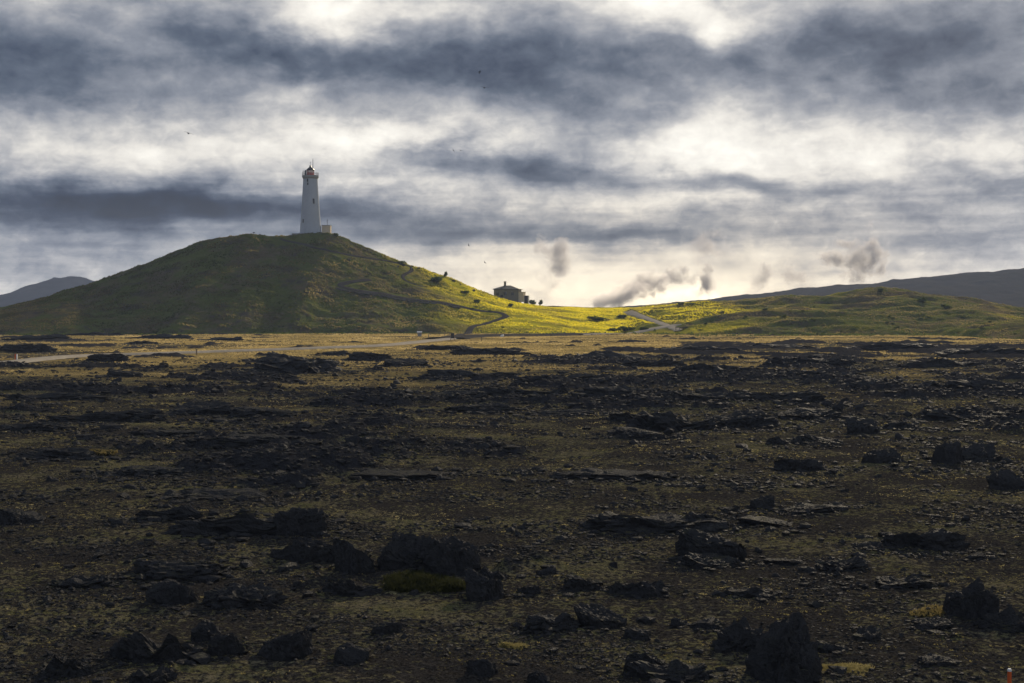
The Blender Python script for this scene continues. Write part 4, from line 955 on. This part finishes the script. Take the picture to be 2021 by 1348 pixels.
# white stone on the car park
V, F_ = rock_np(1.3, 1.0, .7, 'boulder', 77, 3); o = mesh_np('white_stone', V, F_, M_trim); o.location = gpoint(990, 664.5) + Vector((0, 0, .1)); tag(o, 'white painted stone lying on the dark car park', 'stone')
# road marker posts
def marker(px, py, h, lab, wd=.22):
    p = gpoint(px, py); o = empty('marker_post', p); tag(o, lab, 'post', 'marker posts along the road')
    MB().box((0, 0, h / 2 - .15), (wd, .12, h + .3)).build('post', M_orange, o); MB().box((wd * .27, -.005, h * .5), (wd * .5, .15, h * .96)).build('reflector', M_trim, o); return o
marker(32, 712, 1.15, 'orange and white marker post standing beside the road at the left edge', .45)
for px, py, lab in ((388, 700, 'small marker post beside the road, above the lone black stone'), (846, 668, 'thin marker post just right of the pale information board'), (950, 672, 'thin marker post in front of the car park'), (1880, 640, 'x')):
    if lab == 'x': continue
    p = gpoint(px, py); o = MB().box((0, 0, .45), (.2, .2, 1.3)).box((0, 0, 1.14), (.24, .24, .1)).build('wooden_post', M_wood); o.location = p; tag(o, lab, 'post', 'marker posts along the road')
# near trail post, bottom right corner
d = ray(1992, 1372); kk = -(HC - .05) / d[2]; p = Vector((d[0] * kk, d[1] * kk, 0)); p.z = float(ground_h(np.array([p.x]), np.array([p.y]))[0]); s_ = p.y / F
o = empty('trail_post', p); tag(o, 'orange trail post with a white tip in the bottom right corner', 'post'); hz = (1372 - 1316) * s_
MB().tube((0, 0, -.2), (0, 0, hz), 4.2 * s_, 4.0 * s_, 16).build('post', M_orange, o)
MB().lathe([(0, hz + .03), (3.9 * s_ * .7, hz + .025), (4.1 * s_, hz + .008), (4.1 * s_, hz - .035), (0, hz - .035)][::-1], 16).build('tip', M_trim, o)
# hilltop cairn and ruined wall
def cairn(name, px, py, wp, hp, lab, cat, st='ridge'):
    p = at(px, py, 588); s_ = 588 / F; V, F_ = rock_np(wp * s_, 1.6, hp * s_, st, int(px), 4); o = mesh_np(name, V, F_, M_rock); o.location = (p[0], 588, float(any_h(p[0], 588)[0]) - .15); tag(o, lab, cat)
cairn('stone_cairn', 435, 472, 7, 8, 'small dark stone cairn on the left shoulder of the hilltop', 'cairn', 'boulder')
cairn('ruined_wall', 512, 465, 26, 5, 'low dark ruined wall on the hilltop left of the lighthouse', 'wall')
MBp = at(501, 465, 588); o = MB().tube((0, 0, -.2), (0, 0, 1.5), .12, .1, 8).box((0, 0, 1.2), (.9, .1, .3)).build('hilltop_post', M_dark); o.location = (MBp[0], 588, float(any_h(MBp[0], 588)[0])); tag(o, 'small dark post with a crosspiece at the left end of the ruined wall', 'post')

# ------------------------------------------------------------------ birds
def bird(px, py, Y, span, roll, yaw, flap, lab):
    p = at(px, py, Y); n_s, n_r = 9, 8; V = []; Fc = []
    L = span * .42; prof = [0.02, .35, .75, 1, .95, .75, .5, .3, .12]
    for i, q in enumerate(np.linspace(-.5, .5, n_s)):
        for j in range(n_r):
            a = 2 * math.pi * j / n_r; V.append((math.cos(a) * .085 * span * prof[i], -q * L, math.sin(a) * .075 * span * prof[i]))
    for i in range(n_s - 1):
        for j in range(n_r): Fc.append((i * n_r + j, i * n_r + (j + 1) % n_r, (i + 1) * n_r + (j + 1) % n_r, (i + 1) * n_r + j))
    for s_ in (-1, 1):
        b0 = len(V)
        for i, q in enumerate(np.linspace(0, 1, 6)):
            xx = s_ * q * span * .5; zz = span * (.16 * math.sin(flap + q * 1.6) * (1.2 - .5 * q)) - span * .16 * math.sin(flap); ch = span * .17 * (1 - q * .8); sw = -span * .16 * max(q - .4, 0)
            for yy, th in ((ch * .5, 0), (0, .018 * span * (1 - q * .7)), (-ch * .5, 0), (0, -.012 * span * (1 - q * .7))): V.append((xx, yy + sw + .03 * span, zz + th))
        for i in range(5):
            for j in range(4): Fc.append((b0 + i * 4 + j, b0 + i * 4 + (j + 1) % 4, b0 + i * 4 + 4 + (j + 1) % 4, b0 + i * 4 + 4 + j))
    o = mesh_np('bird', np.array(V), np.array(Fc), M_bird, True); o.location = p; o.rotation_euler = (0, R(roll), R(yaw)); tag(o, lab, 'bird', 'gulls over the plain')
bird(372, 263, 300, 2.2, 14, 30, .6, 'dark gull with spread wings, left of the lighthouse top')
bird(947, 142, 330, 1.7, -40, 70, .9, 'small dark gull, higher of two above the centre')
bird(956, 173, 300, 2.0, 4, 10, .3, 'dark gull gliding wings level, lower of two above the centre')
bird(895, 297, 380, 1.3, 55, 40, .8, 'tiny gull, left of a close pair')
bird(909, 297, 380, 1.5, 8, 30, .5, 'tiny gull, right of a close pair')
bird(925, 484, 380, 1.2, 60, 60, .6, 'tiny gull low over the right shoulder of the hill')
bird(957, 518, 360, 1.3, 40, 50, .6, 'tiny gull over the slope left of the house chimney')

# ------------------------------------------------------------------ geothermal steam
def plume(px, py, Y, wp, hp, dens, thr, sc, lab, roll=0.0, col=(.92, .89, .91), seed=0.0, soft=0.75, g=0.16):
    p = at(px, py, Y); s_ = Y / F; a, c = wp * s_ / 2, hp * s_ / 2; b = max(a, c) * .7
    m, t_, out = mat('steam'); P = t_.node('ShaderNodeTexCoord').outputs['Object']
    Q = t_.vm('ADD', t_.vm('MULTIPLY', P, (a / 30, b / 30, c / 30)), (seed, seed * .7, 0))
    wrp = t_.vm('MULTIPLY', t_.vm('SUBTRACT', t_.noise(Q, sc * .7, 3, .5, 0, 'Color'), (.5, .5, .5)), (1.5, 1.5, 1.5))
    rad = t_.vm('LENGTH', t_.vm('ADD', P, t_.vscale(wrp, .8))); edge = t_.mr(t_.vm('LENGTH', P), .70, .97, 1.0, 0.0, True)
    n_ = t_.m('MULTIPLY', t_.m('SUBTRACT', t_.noise(Q, sc * 2.2, 6, .62, .3), .5), 1.5)
    v = t_.m('ADD', n_, t_.mr(rad, .05, .95, .38, -.40))
    v = t_.m('MULTIPLY', t_.m('MULTIPLY', t_.mr(v, 0.0, .42 * soft, 0.0, 1.0), edge), dens)
    vo = t_.node('ShaderNodeVolumePrincipled'); vo.inputs['Color'].default_value = (*col, 1); vo.inputs['Anisotropy'].default_value = g
    t_.l.new(v, vo.inputs['Density']); t_.l.new(vo.outputs[0], out.inputs['Volume'])
    b_ = bmesh.new(); bmesh.ops.create_icosphere(b_, subdivisions=3, radius=1.0); me = bpy.data.meshes.new('steam_plume'); b_.to_mesh(me); b_.free(); me.materials.append(m)
    try: m.cycles.volume_step_rate = 1.0
    except Exception: pass
    o = bpy.data.objects.new('steam_plume', me); COL.objects.link(o); o.location = p; o.scale = (a, b, c); o.rotation_euler = (0, R(roll), 0)
    tag(o, lab, 'steam plume', 'geothermal steam plumes'); return o
PL = [(1092, 508, 1700, 137, 187, 0.101, .5, .7, 'tall pale steam column right of the house', 0),
      (1110, 572, 1650, 325, 150, 0.014, .46, .5, 'wide thin steam veil low behind the house', 0, (.95, .93, .9), 2, .9, .5),
      (1215, 588, 1500, 287, 75, 0.085, .47, 1.2, 'grey slanting bank of steam rising from behind the meadow', -18, (.92, .89, .91), 0, .7, .3),
      (1275, 564, 1550, 212, 95, 0.10, .48, 1.2, 'thick grey steam head above the slanting bank', -14, (.92, .89, .91), 0, .6, .25),
      (1335, 550, 1600, 112, 75, 0.120, .48, 1.2, 'small grey steam puff right of the thick steam head', 0),
      (1390, 554, 1600, 100, 137, 0.132, .47, 1.1, 'narrow leaning steam column over the brightest horizon', 20),
      (1390, 492, 1800, 175, 112, 0.036, .49, .8, 'pale steam puff high above the narrow leaning column', 0),
      (1440, 572, 1650, 240, 95, 0.030, .47, .9, 'faint low steam at the left end of the dark ridge', 0, (.95, .92, .9), 3, .9, .45),
      (1500, 545, 1700, 105, 105, 0.091, .49, 1.1, 'faint steam puff over the dark ridge, left of a pair', 15),
      (1568, 548, 1700, 137, 90, 0.070, .48, 1.0, 'faint steam puff over the dark ridge, right of a pair', 0),
      (1320, 585, 1750, 520, 120, 0.016, .48, .6, 'long pale steam veil lying along the horizon behind the lane', 0, (.95, .93, .9), 1, .9, .62),
      (1640, 508, 1800, 137, 67, 0.101, .49, 1.2, 'flat grey steam cloud over the mound, left of the tall one', 0),
      (1712, 508, 1800, 162, 187, 0.101, .48, .9, 'tall blue grey steam cloud above the right hand mound', 20),
      (1668, 482, 1800, 100, 50, 0.091, .50, 1.2, 'small steam scrap above the flat grey cloud', 0)]
for i, a in enumerate(PL):
    kw = dict(zip(('col', 'seed', 'soft', 'g'), a[10:])); kw['seed'] = 3.7 * i + 1; plume(*a[:10], **kw)

# ------------------------------------------------------------------ unseen clouds added above the view to shade the near plain and left hill
def cloud(name, lab, centre, wx, wy, wz, height, seed, a0):
    base = np.array(centre); kk = height / math.tan(R(SUN_EL)); c = (base[0] + kk * math.sin(R(SUN_AZ)), base[1] + kk * math.cos(R(SUN_AZ)), height)
    V, F_ = ico_np(5); n_ = vn3(V * 2.2 + seed, seed) * .14 + vn3(V * 5 + seed, seed + 1) * .07; V = V * (1 + n_)[:, None]
    V[:, 2] = np.where(V[:, 2] < 0, V[:, 2] * .35, V[:, 2]); V = V * np.array([wx, wy, wz])
    m, t_, out = mat('shade_cloud'); P = t_.node('ShaderNodeTexCoord').outputs['Object']
    q = t_.vm('LENGTH', t_.vm('MULTIPLY', P, (1 / wx, 1 / wy, 0.0)))
    n2 = t_.m('MULTIPLY', t_.m('SUBTRACT', t_.noise(P, 0.012, 6, .6), .5), .8)
    al = t_.m('MULTIPLY', t_.mr(t_.m('ADD', q, n2), .40, .95, 1.0, 0.0, True), a0)
    d_ = t_.node('ShaderNodeBsdfDiffuse'); d_.inputs[0].default_value = (.8, .8, .8, 1); tr = t_.node('ShaderNodeBsdfTranslucent'); tr.inputs[0].default_value = (.5, .5, .52, 1)
    ad = t_.node('ShaderNodeMixShader'); ad.inputs[0].default_value = .4; t_.l.new(d_.outputs[0], ad.inputs[1]); t_.l.new(tr.outputs[0], ad.inputs[2])
    tp = t_.node('ShaderNodeBsdfTransparent'); mx = t_.node('ShaderNodeMixShader'); t_.l.new(al, mx.inputs[0]); t_.l.new(tp.outputs[0], mx.inputs[1]); t_.l.new(ad.outputs[0], mx.inputs[2]); t_.l.new(mx.outputs[0], out.inputs['Surface'])
    o = mesh_np(name, V, F_, m, True); o.location = c; return tag(o, lab, 'cloud', kind='structure')
cloud('cloud', None, (0, 25), 430, 280, 50, 560, 5, .38)  # out of view, added up sun to dim the foreground
cloud('cloud', None, (-235, 545), 165, 130, 40, 900, 9, .75)  # second unseen cloud, added to darken the left end of the hill

# ------------------------------------------------------------------ haze
HAZE = 0.00013
if HAZE:
    m, t_, out = mat('haze_air'); v = t_.node('ShaderNodeVolumePrincipled'); v.inputs['Color'].default_value = (.55, .67, .95, 1); v.inputs['Density'].default_value = HAZE; v.inputs['Anisotropy'].default_value = 0.0
    t_.l.new(v.outputs[0], out.inputs['Volume'])
    o = MB().box((0, 1400, 64), (7000, 3200, 138)).build('haze', m); tag(o, kind='stuff')
